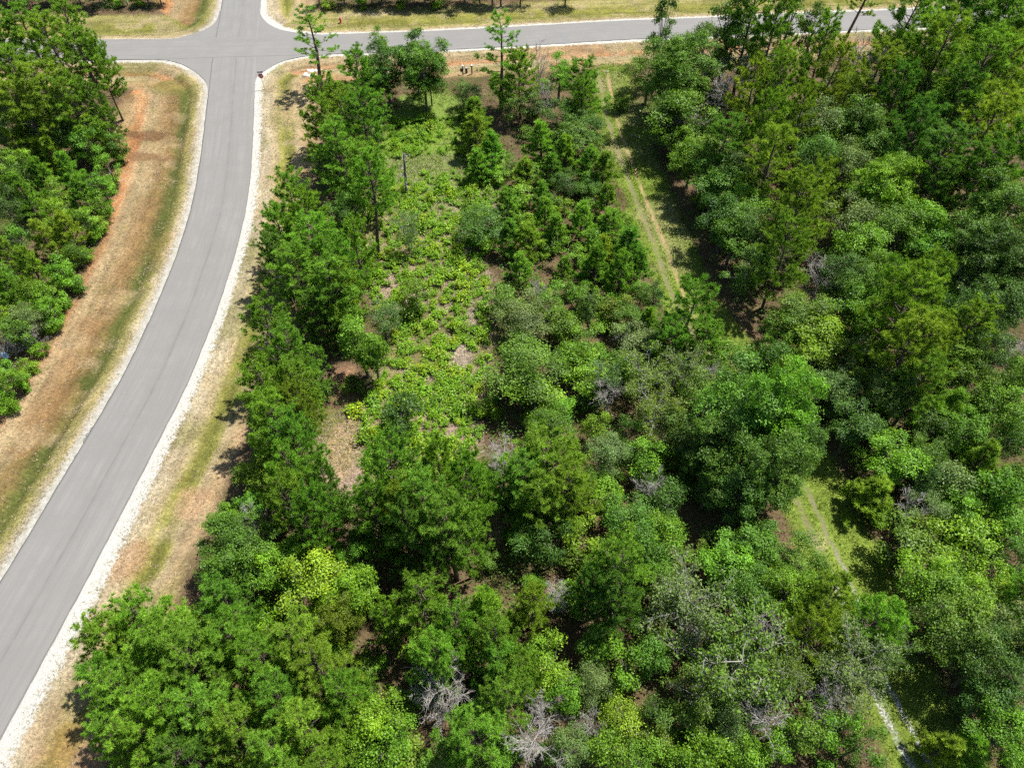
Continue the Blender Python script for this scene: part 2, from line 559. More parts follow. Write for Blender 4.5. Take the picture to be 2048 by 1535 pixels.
def ground_material():
    m, nt, out = new_mat("ground_soil")
    t = NT(nt)
    geo = t.n("ShaderNodeNewGeometry")
    pos = geo.outputs["Position"]
    base = t.attr("base_colour").outputs["Color"]
    fine = t.noise(3.2, 8, 0.72, pos)
    mid = t.noise(0.7, 5, 0.6, pos)
    grit = t.noise(14, 4, 0.7, pos)
    c = t.mix(1.0, base, t.mix(t.ramp(fine, .3, .72), (.52, .5, .47), (1.42, 1.4, 1.36)), 'MULTIPLY')
    c = t.mix(1.0, c, t.mix(t.ramp(grit, .3, .7), (.72, .72, .72), (1.26, 1.26, 1.26)), 'MULTIPLY')
    c = t.mix(t.ramp(mid, .56, .7, 0, .35), c, (.12, .13, .03))
    fl = t.n("ShaderNodeMapping")
    fl.inputs["Scale"].default_value = (1.0, 2.6, 1.0)
    fl.inputs["Rotation"].default_value = (0, 0, .7)
    t.l(pos, fl.inputs["Vector"])
    f1 = t.ramp(t.noise(3.4, 3, .6, fl.outputs[0]), .57, .63, 0, .6)
    fl2 = t.n("ShaderNodeMapping")
    fl2.inputs["Scale"].default_value = (2.6, 1.0, 1.0)
    fl2.inputs["Rotation"].default_value = (0, 0, .5)
    t.l(pos, fl2.inputs["Vector"])
    f2 = t.ramp(t.noise(3.1, 3, .6, fl2.outputs[0]), .58, .64, 0, .55)
    c = t.mix(1.0, c, t.mix(f1, (1, 1, 1), (1.75, 1.7, 1.55)), 'MULTIPLY')
    c = t.mix(1.0, c, t.mix(f2, (1, 1, 1), (.5, .52, .5)), 'MULTIPLY')
    # crushed white limestone shoulder
    sh = t.attr("shoulder").outputs["Fac"]
    edge = t.math('ADD', sh, t.math('MULTIPLY', t.math('SUBTRACT', t.noise(1.6, 6, .75, pos), .5), 2.6))
    k = t.ramp(edge, -.05, .35)
    speck = t.ramp(t.noise(4.2, 4, .7, pos), .52, .6, 0, .85)
    speck = t.math('MULTIPLY', speck, t.ramp(sh, 1.6, .1))
    white = t.mix(t.ramp(grit, .3, .7), (.37, .36, .335), (.5, .49, .46))
    grime = t.attr('grime').outputs['Fac']
    white = t.mix(t.math('MULTIPLY', grime, t.ramp(t.noise(1.1, 5, .7, pos), .35, .6, .35, .9)), white, (.25, .235, .2))
    white = t.mix(speck, white, (.19, .18, .09))
    c = t.mix(k, c, white)
    # bare wheel lines of the track
    rl = t.attr("rut_left").outputs["Fac"]
    rr = t.attr("rut_right").outputs["Fac"]
    gr = t.attr("rut_gravel").outputs["Fac"]
    jit = t.math('MULTIPLY', t.math('SUBTRACT', t.noise(2.2, 5, .7, pos), .5), 1.1)
    kl = t.ramp(t.math('ADD', rl, jit), .4, .8)
    kr = t.ramp(t.math('ADD', rr, t.math('MULTIPLY', jit, .6)), .35, .65)
    stony = t.ramp(t.noise(7, 3, .6, pos), .45, .56)
    grav = t.mix(stony, (.12, .11, .09), (.5, .5, .52))
    cl = t.mix(gr, (.17, .14, .095), grav)
    cr = t.mix(t.attr("clay").outputs["Fac"], (.17, .15, .1), (.3, .2, .115))
    cr = t.mix(gr, cr, grav)
    brk = t.ramp(t.noise(.9, 5, .7, pos), .36, .56, .15, 1)
    c = t.mix(t.math('MULTIPLY', t.math('MULTIPLY', kl, .72), brk), c, cl)
    c = t.mix(t.math('MULTIPLY', t.math('MULTIPLY', kr, .85), brk), c, cr)
    b = t.n("ShaderNodeBsdfPrincipled", i_Roughness=0.95)
    b.inputs["Specular IOR Level"].default_value = 0.075
    t.l(c, b.inputs["Base Color"])
    bp = t.n("ShaderNodeBump", i_Strength=0.9, i_Distance=0.12)
    t.l(t.math('ADD', fine, t.math('MULTIPLY', grit, .4)), bp.inputs["Height"])
    t.l(bp.outputs[0], b.inputs["Normal"])
    t.l(b.outputs[0], out.inputs["Surface"])
    return m


near_c = (np.abs(F['dc']) - HALF_CURVED) < (np.abs(F['dx']) - HALF_CROSS)
left, north = F['dc'] < 0, F['dx'] > 0
shoulder_w = np.where(near_c, np.where(left, .95, 1.35 + .5 * np.clip((55 - GP[:, 1]) / 30, 0, 1)), np.where(north, np.where(left, .35, .85), 1.0))
corner = np.clip(1 - np.hypot(GP[:, 0] + 48.5, GP[:, 1] - 126.5) / 14, 0, 1)
shoulder_w = shoulder_w - corner * np.where(north & left, 1.0, np.where(~left & ~north, .9, 0)) + corner * np.where(~left & north, 1.4, 0)
nxg, nyg = len(gx), len(gy)
idx = np.arange(nxg * nyg).reshape(nyg, nxg)
quads = np.stack([idx[:-1, :-1], idx[:-1, 1:], idx[1:, 1:], idx[1:, :-1]], -1).reshape(-1, 4)
gme = make_mesh("ground", np.column_stack([GP, GZ]), quads.ravel(), np.arange(len(quads)) * 4, ground_material(), None, True)
ca = gme.attributes.new("base_colour", 'FLOAT_COLOR', 'POINT')
ca.data.foreach_set("color", np.column_stack([ground_colour(GP, F), np.ones(len(GP))]).astype(np.float32).ravel())
rut_on = np.clip((F['de'] - 9) / 2, 0, 1)
for nm, val in (("grime", np.where(left, .9, .25) * np.where(near_c, 1.0, .6)), ("shoulder", np.clip(shoulder_w - F['de'], -4, 3)), ("rut_left", np.exp(-((F['tr'] - .7) / .4) ** 2) * rut_on), ("rut_right", np.exp(-((F['tr'] + .7) / .24) ** 2) * rut_on),
                ("clay", np.clip((GP[:, 1] - 52) / 10, 0, 1)), ("rut_gravel", np.clip((30 - GP[:, 1]) / 8, 0, 1))):
    a = gme.attributes.new(nm, 'FLOAT', 'POINT')
    a.data.foreach_set("value", val.astype(np.float32))
tag(link("ground", gme), kind="structure")


# ------------------------------------------------------------------ asphalt
def asphalt_material(name, seam=True):
    m, nt, out = new_mat(name)
    t = NT(nt)
    lat = t.attr("lateral").outputs["Fac"]
    sta = t.attr("station").outputs["Fac"]
    geo = t.n("ShaderNodeNewGeometry")
    pos = geo.outputs["Position"]
    cv = t.n("ShaderNodeCombineXYZ")
    t.l(t.math('MULTIPLY', sta, .035), cv.inputs[0])
    t.l(lat, cv.inputs[1])
    streak = t.noise(1.9, 6, .7, cv.outputs[0])
    fine = t.noise(38, 3, .7, pos)
    blot = t.noise(.33, 5, .6, pos)
    c = t.mix(t.ramp(streak, .36, .64), (.156, .152, .146), (.186, .181, .173))
    c = t.mix(t.ramp(blot, .42, .6, 0, .75), c, (.16, .156, .149))
    c = t.mix(1.0, c, t.mix(t.ramp(fine, .25, .75), (.93, .93, .93), (1.07, 1.07, 1.07)), 'MULTIPLY')
    if seam:
        wob = t.math('MULTIPLY', t.math('SUBTRACT', t.noise(.12, 3, .6, pos), .5), .5)
        dl = t.math('ABSOLUTE', t.math('ADD', t.math('SUBTRACT', lat, .35), wob))
        seam_n = t.ramp(t.noise(.25, 4, .7, pos), .38, .62, .25, 1)
        k = t.math('MULTIPLY', t.ramp(dl, .04, .16, .38, 0), seam_n)
        c = t.mix(k, c, (.07, .068, .066))
        band = t.math('MULTIPLY', t.ramp(dl, .1, 1.0, .3, 0), seam_n)
        c = t.mix(band, c, (.13, .126, .12))
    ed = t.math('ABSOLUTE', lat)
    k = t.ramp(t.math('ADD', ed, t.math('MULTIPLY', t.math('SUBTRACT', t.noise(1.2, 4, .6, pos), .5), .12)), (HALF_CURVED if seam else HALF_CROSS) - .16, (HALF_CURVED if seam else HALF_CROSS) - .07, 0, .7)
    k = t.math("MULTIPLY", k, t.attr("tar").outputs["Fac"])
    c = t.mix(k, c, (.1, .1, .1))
    b = t.n("ShaderNodeBsdfPrincipled", i_Roughness=0.85)
    b.inputs["Specular IOR Level"].default_value = 0.3
    t.l(c, b.inputs["Base Color"])
    bp = t.n("ShaderNodeBump", i_Strength=0.25, i_Distance=0.02)
    t.l(fine, bp.inputs["Height"])
    t.l(bp.outputs[0], b.inputs["Normal"])
    t.l(b.outputs[0], out.inputs["Surface"])
    return m


def road_strip(name, line, half, z, mat, other):
    d = np.gradient(line, axis=0)
    d /= np.linalg.norm(d, axis=1)[:, None]
    nrm = np.stack([d[:, 1], -d[:, 0]], 1)
    S = np.r_[0, np.cumsum(np.hypot(*np.diff(line, axis=0).T))]
    jag = (fnoise(S / 1.3, S * 0, 5, 3) - .5) * .12
    lats = [-half - .03, -half, -half + .25, -half / 2, 0, half / 2, half - .25, half, half + .03]
    V, La, St = [], [], []
    for i, o in enumerate(lats):
        w = jag if i < 2 else (np.roll(jag, 37) if i > 6 else 0)
        zz = z - .13 if i in (0, 8) else z
        V.append(np.column_stack([line + nrm * (o + w)[:, None] if isinstance(w, np.ndarray) else line + nrm * o, np.full(len(line), zz)]))
        La.append(np.full(len(line), o))
        St.append(S)
    n, kk = len(line), len(lats)
    idx = np.arange(n * kk).reshape(kk, n)
    q = np.stack([idx[:-1, :-1], idx[:-1, 1:], idx[1:, 1:], idx[1:, :-1]], -1).reshape(-1, 4)
    me = make_mesh(name, np.vstack(V), q[:, ::-1].ravel(), np.arange(len(q)) * 4, mat)
    VV = np.vstack(V)[:, :2]
    dd = np.abs(line_coords(VV, other[0])[0]) - other[1]
    for p in FILLETS:
        dd = np.minimum(dd, poly_dist(VV, p))
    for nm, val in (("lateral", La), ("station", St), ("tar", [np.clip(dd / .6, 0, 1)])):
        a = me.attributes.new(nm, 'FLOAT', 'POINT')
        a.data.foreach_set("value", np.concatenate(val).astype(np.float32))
    return tag(link(name, me), kind="structure")


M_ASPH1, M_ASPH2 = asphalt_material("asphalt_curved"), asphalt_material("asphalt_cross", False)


def densify(line, step=0.5):
    S = np.r_[0, np.cumsum(np.hypot(*np.diff(line, axis=0).T))]
    s = np.arange(0, S[-1], step)
    return np.stack([np.interp(s, S, line[:, 0]), np.interp(s, S, line[:, 1])], 1)


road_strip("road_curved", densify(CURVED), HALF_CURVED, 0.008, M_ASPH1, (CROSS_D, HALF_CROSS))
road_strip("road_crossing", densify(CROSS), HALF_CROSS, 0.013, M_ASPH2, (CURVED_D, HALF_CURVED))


def flat_sheet(name, poly, z, mat, depth=.13):
    p3 = [Vector((x, y, 0)) for x, y in poly]
    tri = tessellate_polygon([p3])
    n = len(poly)
    v = [(x, y, z) for x, y in poly] + [(x, y, z - depth) for x, y in poly]
    me = bpy.data.meshes.new(name)
    area = sum(poly[i][0] * poly[(i + 1) % n][1] - poly[(i + 1) % n][0] * poly[i][1] for i in range(n))
    faces = []
    for t_ in tri:
        a, b, c = (Vector(v[i]) for i in t_)
        faces.append(t_ if (b - a).cross(c - a).z > 0 else t_[::-1])
    for i in range(n):
        j = (i + 1) % n
        faces.append((i, i + n, j + n, j) if area > 0 else (j, j + n, i + n, i))
    me.from_pydata(v, [], faces)
    me.materials.append(mat)
    return tag(link(name, me), kind="structure")


def smooth_corner(p):
    return spline(p, 5)


for k, poly in enumerate(FILLETS):
    arc = {0: poly[:8], 1: poly[:8], 2: poly[:7], 3: poly[:7]}[k]
    rest = poly[len(arc):]
    flat_sheet("road_junction_flare", np.vstack([smooth_corner(arc), rest]), 0.004, M_ASPH2)

# dark wedge-shaped patch and spilt asphalt crumbs on the roads
m_patch = plain_material("fresh_asphalt", (.17, .17, .172), .85, 0, .12, 6)
flat_sheet("road_patch", pxs([(1120, 68), (1127, 68), (1145, 86.5), (1127, 87.5)]), 0.017, m_patch, .003)

flat_sheet("road_patch", pxs([(486.5, 177.6), (491.5, 177.6), (491.5, 179), (486.5, 179)]), 0.012, m_patch, .003)
# ------------------------------------------------------------------ tree prototypes
def unit(v):
    return v / (np.linalg.norm(v, axis=-1, keepdims=True) + 1e-9)


def sphere_dirs(n, rg):
    return unit(rg.normal(size=(n, 3)))


def broadleaf(seed, h, w, cf, leaf=0.2, dens=1.0, lobes=13, lean=0.0, up=1.0):
    rg = np.random.default_rng(seed)
    wood, crown, twig = MB(), MB(), MB()
    zc, rz, rx = h * (1 + cf) / 2, h * (1 - cf) / 2, w / 2
    lx, ly = rg.normal(0, lean * h, 2)
    r0 = 0.016 * h + 0.03
    top = np.array([lx * .6, ly * .6, zc])
    path = np.array([[0, 0, -.25], [lx * .1, ly * .1, h * .15], [lx * .35 + rg.normal(0, .1), ly * .35 + rg.normal(0, .1), h * .35], top])
    wood.tube(path, [r0 * 1.35, r0, r0 * .8, r0 * .45], 7)
    ga = math.pi * (3 - math.sqrt(5))
    for k in range(lobes):
        u = 1 - 2 * (k + .5) / lobes
        th = ga * k + rg.normal(0, .35)
        q = math.sqrt(max(0, 1 - u * u))
        fr = rg.uniform(.42, .98)
        shrink = 1.0 if u > -0.2 else 0.85
        c = np.array([lx + q * math.cos(th) * rx * fr * shrink * rg.uniform(.8, 1.1), ly + q * math.sin(th) * rx * fr * shrink * rg.uniform(.8, 1.1), zc + u * rz * fr * up])
        rl = w * rg.uniform(.11, .25) * (1.15 if u > 0 else .9) * (1.15 - .35 * fr)
        rl = min(rl, 1.7)
        s0 = path[2] + (top - path[2]) * rg.uniform(0, 1)
        mid = (s0 + c) / 2 + np.array([0, 0, -.06 * h]) * rg.uniform(0, 1)
        twig.tube([s0, mid, c], [r0 * .38, r0 * .24, r0 * .1], 5)
        nsp = int(21 * rl * rl * dens) + 6
        dirs = unit(sphere_dirs(nsp, rg) + np.array([0, 0, .35]) + unit(c - np.array([lx, ly, zc * .8])) * .35)
        sp = c + dirs * rl * rg.uniform(.45, 1.08, (nsp, 1)) * np.array([1, 1, .8])
        lob = rg.uniform(-.16, .16)
        for s, d in zip(sp[::5], dirs[::5]):
            twig.tube([c + (s - c) * .1, s], [.022, .01], 3, cap=False)
        nl = 22
        P = np.repeat(sp, nl, 0) + rg.normal(size=(nsp * nl, 3)) * np.array([.21, .21, .1])
        N = np.repeat(unit(dirs * .75 + np.array([0, 0, .55]) + rg.normal(size=(nsp, 3)) * .35), nl, 0) + rg.normal(size=(nsp * nl, 3)) * .34
        spv = np.repeat(rg.uniform(-.22, .22, nsp), nl)
        crown.leaves(P, N, leaf * rg.uniform(.7, 1.25, len(P)), .62, np.clip(.5 + lob + spv + rg.normal(0, .13, len(P)), 0, 1), rg)
    return {"trunk": wood, "branches": twig, "crown": crown}, h, w


def pine(seed, h, w, cf, nb=52, tuft=13, young=False, sparse=1.0):
    rg = np.random.default_rng(seed)
    wood, crown, twig = MB(), MB(), MB()
    r0 = 0.0125 * h + .03
    bend = rg.normal(0, .012 * h, (4, 2))
    zs = np.array([-.25, h * .2, h * .5, h * .8, h])
    path = np.column_stack([np.r_[0, np.cumsum(bend[:, 0])], np.r_[0, np.cumsum(bend[:, 1])], zs])
    wood.tube(path, [r0 * 1.25, r0, r0 * .72, r0 * .35, .02], 7)
    tp, td, tv = [], [], []
    for k in range(nb):
        t = (k + rg.uniform(0, .9)) / nb
        z = h * (cf + (0.985 - cf) * t)
        x0 = np.array([np.interp(z, zs, path[:, 0]), np.interp(z, zs, path[:, 1]), z])
        if young:
            L = w / 2 * (1 - t) ** .8 * rg.uniform(.75, 1.1) + .25
            pitch = math.radians(rg.uniform(15, 35) + 30 * t)
        else:
            shape = min(1, (t + .15) / .3) ** .5 * (1 - t) ** .42
            L = w / 2 * 1.18 * shape * rg.uniform(.6, 1.12) + .35
            pitch = math.radians(rg.uniform(-2, 24) + 34 * t)
        th = k * 2.399 + rg.normal(0, .45)
        dh = np.array([math.cos(th), math.sin(th), 0])
        e1 = x0 + dh * L * .5 * math.cos(pitch) + np.array([0, 0, L * .5 * math.sin(pitch) * .7])
        e2 = x0 + dh * L * math.cos(pitch) + np.array([0, 0, L * math.sin(pitch) * 1.1])
        twig.tube([x0, e1, e2], [.012 * L + .018, .009 * L + .012, .008], 4, cap=False)
        vb = rg.uniform(-.14, .14)
        ntw = max(3, int((3.2 * L + 2) * sparse))
        side = np.array([-dh[1], dh[0], 0])
        for j in range(ntw):
            s = rg.uniform(.32, 1.0)
            p0 = x0 + (e1 - x0) * (s * 2) if s < .5 else e1 + (e2 - e1) * (s * 2 - 1)
            tl = rg.uniform(.25, .75) * (0.45 + .3 * L)
            dd = unit(dh * rg.uniform(.3, 1) + side * rg.uniform(-1, 1) + np.array([0, 0, rg.uniform(.0, .7)]))
            p1 = p0 + dd * tl * .7 + np.array([0, 0, .08])
            if j % 2 == 0:
                twig.tube([p0, p1], [.014, .008], 3, cap=False)
            for q in (.55, 1.0):
                tp.append(p0 + (p1 - p0) * q + rg.normal(0, .04, 3))
                td.append(unit(dd + np.array([0, 0, .55])))
                tv.append(vb + rg.uniform(-.12, .12))
        tp.append(e2)
        td.append(unit(e2 - e1 + np.array([0, 0, .3])))
        tv.append(vb + .1)
    for q in range(4):
        tp.append(path[-1] + rg.normal(0, .1, 3) - np.array([0, 0, .15 * q]))
        td.append(np.array([0, 0, 1.0]))
        tv.append(.1)
    tp, td, tv = np.array(tp), np.array(td), np.array(tv)
    n = len(tp)
    P = np.repeat(tp, tuft, 0)
    D = np.repeat(td, tuft, 0) * .75 + sphere_dirs(n * tuft, rg)
    ln = rg.uniform(.24, .42, n * tuft) * (1.0 if not young else .95)
    crown.needles(P - unit(D) * .03, D, ln, rg.uniform(.045, .075, n * tuft), np.clip(.5 + np.repeat(tv, tuft) + rg.normal(0, .12, n * tuft), 0, 1), rg)
    return {"trunk": wood, "branches": twig, "crown": crown}, h, w


def bare(seed, h, w, cf, limbs=13, leafy=0.0, leaf=.16, fine=1.0):
    rg = np.random.default_rng(seed)
    wood, twig, crown = MB(), MB(), MB()
    r0 = .012 * h + .03
    lean = rg.normal(0, .05 * h, 2)
    path = np.array([[0, 0, -.2], [lean[0] * .3, lean[1] * .3, h * .35], [lean[0] * .7, lean[1] * .7, h * .7], [lean[0], lean[1], h * .97]])
    wood.tube(path, [r0 * 1.2, r0 * .85, r0 * .5, .015], 6)
    tips = []
    for k in range(limbs):
        t = cf + (0.95 - cf) * (k + rg.random()) / limbs
        z = h * t
        x0 = np.array([np.interp(z, path[:, 2], path[:, 0]), np.interp(z, path[:, 2], path[:, 1]), z])
        th = k * 2.4 + rg.normal(0, .4)
        L = w / 2 * rg.uniform(.65, 1.15) * (1.15 - .6 * max(0, t - .5))
        el = math.radians(rg.uniform(10, 60))
        d = np.array([math.cos(th) * math.cos(el), math.sin(th) * math.cos(el), math.sin(el)])
        n = 5
        pts = [x0]
        for i in range(n - 1):
            d = unit(d + rg.normal(0, .2, 3) + np.array([0, 0, .06]))
            pts.append(pts[-1] + d * L / (n - 1))
        pts = np.array(pts)
        rr = np.linspace(r0 * .26, .012, n)
        twig.tube(pts, rr, 5, rg.uniform(.3, .7), cap=False)
        for j in range(int(7 * fine)):
            s = rg.uniform(.25, 1)
            i = min(n - 2, int(s * (n - 1)))
            p0 = pts[i] + (pts[i + 1] - pts[i]) * (s * (n - 1) - i)
            d2 = unit(unit(pts[i + 1] - pts[i]) * .7 + rg.normal(0, .55, 3) + np.array([0, 0, .25]))
            l2 = L * rg.uniform(.25, .5)
            p1 = p0 + d2 * l2 * .5
            p2 = p1 + unit(d2 + rg.normal(0, .3, 3)) * l2 * .5
            twig.tube([p0, p1, p2], [.017, .013, .007], 4, rg.uniform(.3, .7), cap=False)
            tips.append(p2)
            for m_ in range(int(5 * fine)):
                q = p0 + (p1 - p0) * rg.uniform(.3, 1) if m_ % 2 else p1 + (p2 - p1) * rg.uniform(0, 1)
                e = q + unit(d2 + rg.normal(0, .7, 3)) * l2 * rg.uniform(.25, .5)
                twig.tube([q, e], [.011, .006], 3, rg.uniform(.3, .7), cap=False)
                tips.append(e)
    parts = {"trunk": wood, "branches": twig}
    if leafy:
        T = np.array(tips)
        T = T[rg.random(len(T)) < leafy]
        nl = 9
        P = np.repeat(T, nl, 0) + rg.normal(size=(len(T) * nl, 3)) * .17
        N = np.array([0, 0, .8]) + rg.normal(size=P.shape) * .6
        crown.leaves(P, N, leaf * rg.uniform(.7, 1.2, len(P)), .55, np.clip(rg.normal(.5, .18, len(P)), 0, 1), rg)
        parts["crown"] = crown
    return parts, h, w


def low_plant(seed, h, w, leaf=.15, stems=16):
    rg = np.random.default_rng(seed)
    m = MB()
    for k in range(stems):
        th = rg.uniform(0, 2 * math.pi)
        r = w / 2 * rg.uniform(.3, 1.05)
        tip = np.array([math.cos(th) * r, math.sin(th) * r, h * rg.uniform(.55, 1.05) * (1 - .35 * (2 * r / w) ** 2)])
        mid = tip * np.array([.4, .4, .75])
        base = np.array([math.cos(th) * .05, math.sin(th) * .05, -.05])
        m.tube([base, mid, tip], [.014, .011, .006], 3, .3, cap=False)
        n = 13
        s = rg.uniform(.3, 1.0, n)[:, None]
        P = np.where(s < .6, base + (mid - base) * (s / .6), mid + (tip - mid) * ((s - .6) / .4)) + rg.normal(0, .075, (n, 3))
        N = np.array([0, 0, 1.0]) + rg.normal(0, .45, (n, 3)) + np.array([math.cos(th), math.sin(th), 0]) * .3
        m.leaves(P, N, leaf * rg.uniform(.75, 1.35, n), .6, np.clip(rg.normal(.55, .18, n), 0, 1), rg)
    return m


PROTO = {}


def reg(kind, gen, leaf_mat, bark):
    parts, h, w = gen
    me = {}
    for k, mb in parts.items():
        me[k] = mb.mesh(k, leaf_mat if k == "crown" else bark, smooth=(k == "trunk"))
    PROTO.setdefault(kind, []).append((me, h, w))


for i in range(4):
    reg("pine_tall", pine(100 + i, 14, 5.2, .4, 52, 25), M_NEEDLE, M_BARK_PINE)
    reg("pine_full", pine(120 + i, 11, 5.6, .16, 64, 25), M_NEEDLE, M_BARK_PINE)
    reg("pine_full", pine(130 + i, 11, 5.4 + .3 * i, .12 + .05 * i, 48 + 6 * i, 25), M_NEEDLE, M_BARK_PINE)
    reg("pine_young", pine(140 + i, 6, 3.4, .06, 44, 26, True), M_NEEDLE, M_BARK_PINE)
reg("pine_bare", pine(170, 14, 5.2, .5, 50, 25), M_NEEDLE, M_BARK_PINE)
reg("pine_slim", pine(161, 14, 4.2, .42, 26, 24, False, .8), M_NEEDLE, M_BARK_PINE)
reg("pine_slim", pine(162, 14, 4.4, .36, 30, 24, False, .8), M_NEEDLE, M_BARK_PINE)
for i in range(3):
    reg("oak", broadleaf(200 + i, 12, 9, .2, .19, 1.0, 32, .02), M_LEAF, M_BARK)
for i in range(9):
    reg("broad", broadleaf(220 + i, 8, 5.4, .1 + .02 * i, .15 + .012 * (i % 4), .9 + .05 * (i % 3), 13 + i, .02 + .008 * (i % 4)), M_LEAF, M_BARK)
for i in range(8):
    reg("small", broadleaf(240 + i, 5, 3.8, .04 + .015 * i, .14 + .014 * (i % 4), 1.0, 8 + i, .02 + .01 * (i % 4)), M_LEAF, M_BARK)
for i in range(3):
    reg("column", broadleaf(255 + i, 8, 3.2, .12, .18, 1.0, 15, .02), M_LEAF, M_BARK)
for i in range(4):
    reg("fine", broadleaf(260 + i, 6, 4.4, .12, .13, 1.25, 18, .02), M_LEAF, M_BARK)
for i in range(4):
    reg("shrub", broadleaf(280 + i, 2.4, 2.6, .02, .17, 1.5, 9, .02), M_LEAF, M_BARK)
for i in range(4):
    reg("dead", bare(300 + i, 7, 4.4, .25, 18, 0, .16, 1.5), M_LEAF, M_DEAD)
for i in range(2):
    reg("deadbrush", bare(310 + i, 3, 3.4, .05, 15, 0, .16, 1.6), M_LEAF, M_DEAD)
for i in range(3):
    reg("sparse", bare(320 + i, 8, 6.4, .2, 20, .75, .2, 1.1), M_LEAF, M_DEAD)

COL = {'n': ((.112, .228, .022), "mid green"), 'b': ((.095, .21, .032), "bluish green"), 'o': ((.132, .222, .02), "olive green"), 'd': ((.076, .162, .02), "dark green"),
       'y': ((.19, .345, .018), "bright yellow-green"), 'f': ((.145, .305, .018), "fresh green"), 'g': ((.142, .228, .056), "grey-green"), 'x': ((.1, .1, .1), "grey")}
SPECIES = {'P': ("pine_tree", "pine tree", "tree"), 'Y': ("young_pine", "bushy young pine", "tree"), 'L': ("slender_pine", "slender pine", "tree"), 'O': ("oak_tree", "spreading oak tree", "tree"),
           'B': ("broadleaf_tree", "broadleaf tree", "tree"), 'C': ("columnar_tree", "narrow broadleaf tree", "tree"), 'G': ("fine_leaved_tree", "fine-leaved rounded tree", "tree"),
           'S': ("leafy_shrub", "leafy shrub", "shrub"), 'X': ("dead_tree", "leafless dead tree", "tree"), 'K': ("dead_brush", "bare dead bush", "bush"), 'Z': ("sparse_tree", "thin-leaved tree with bare twigs", "tree")}
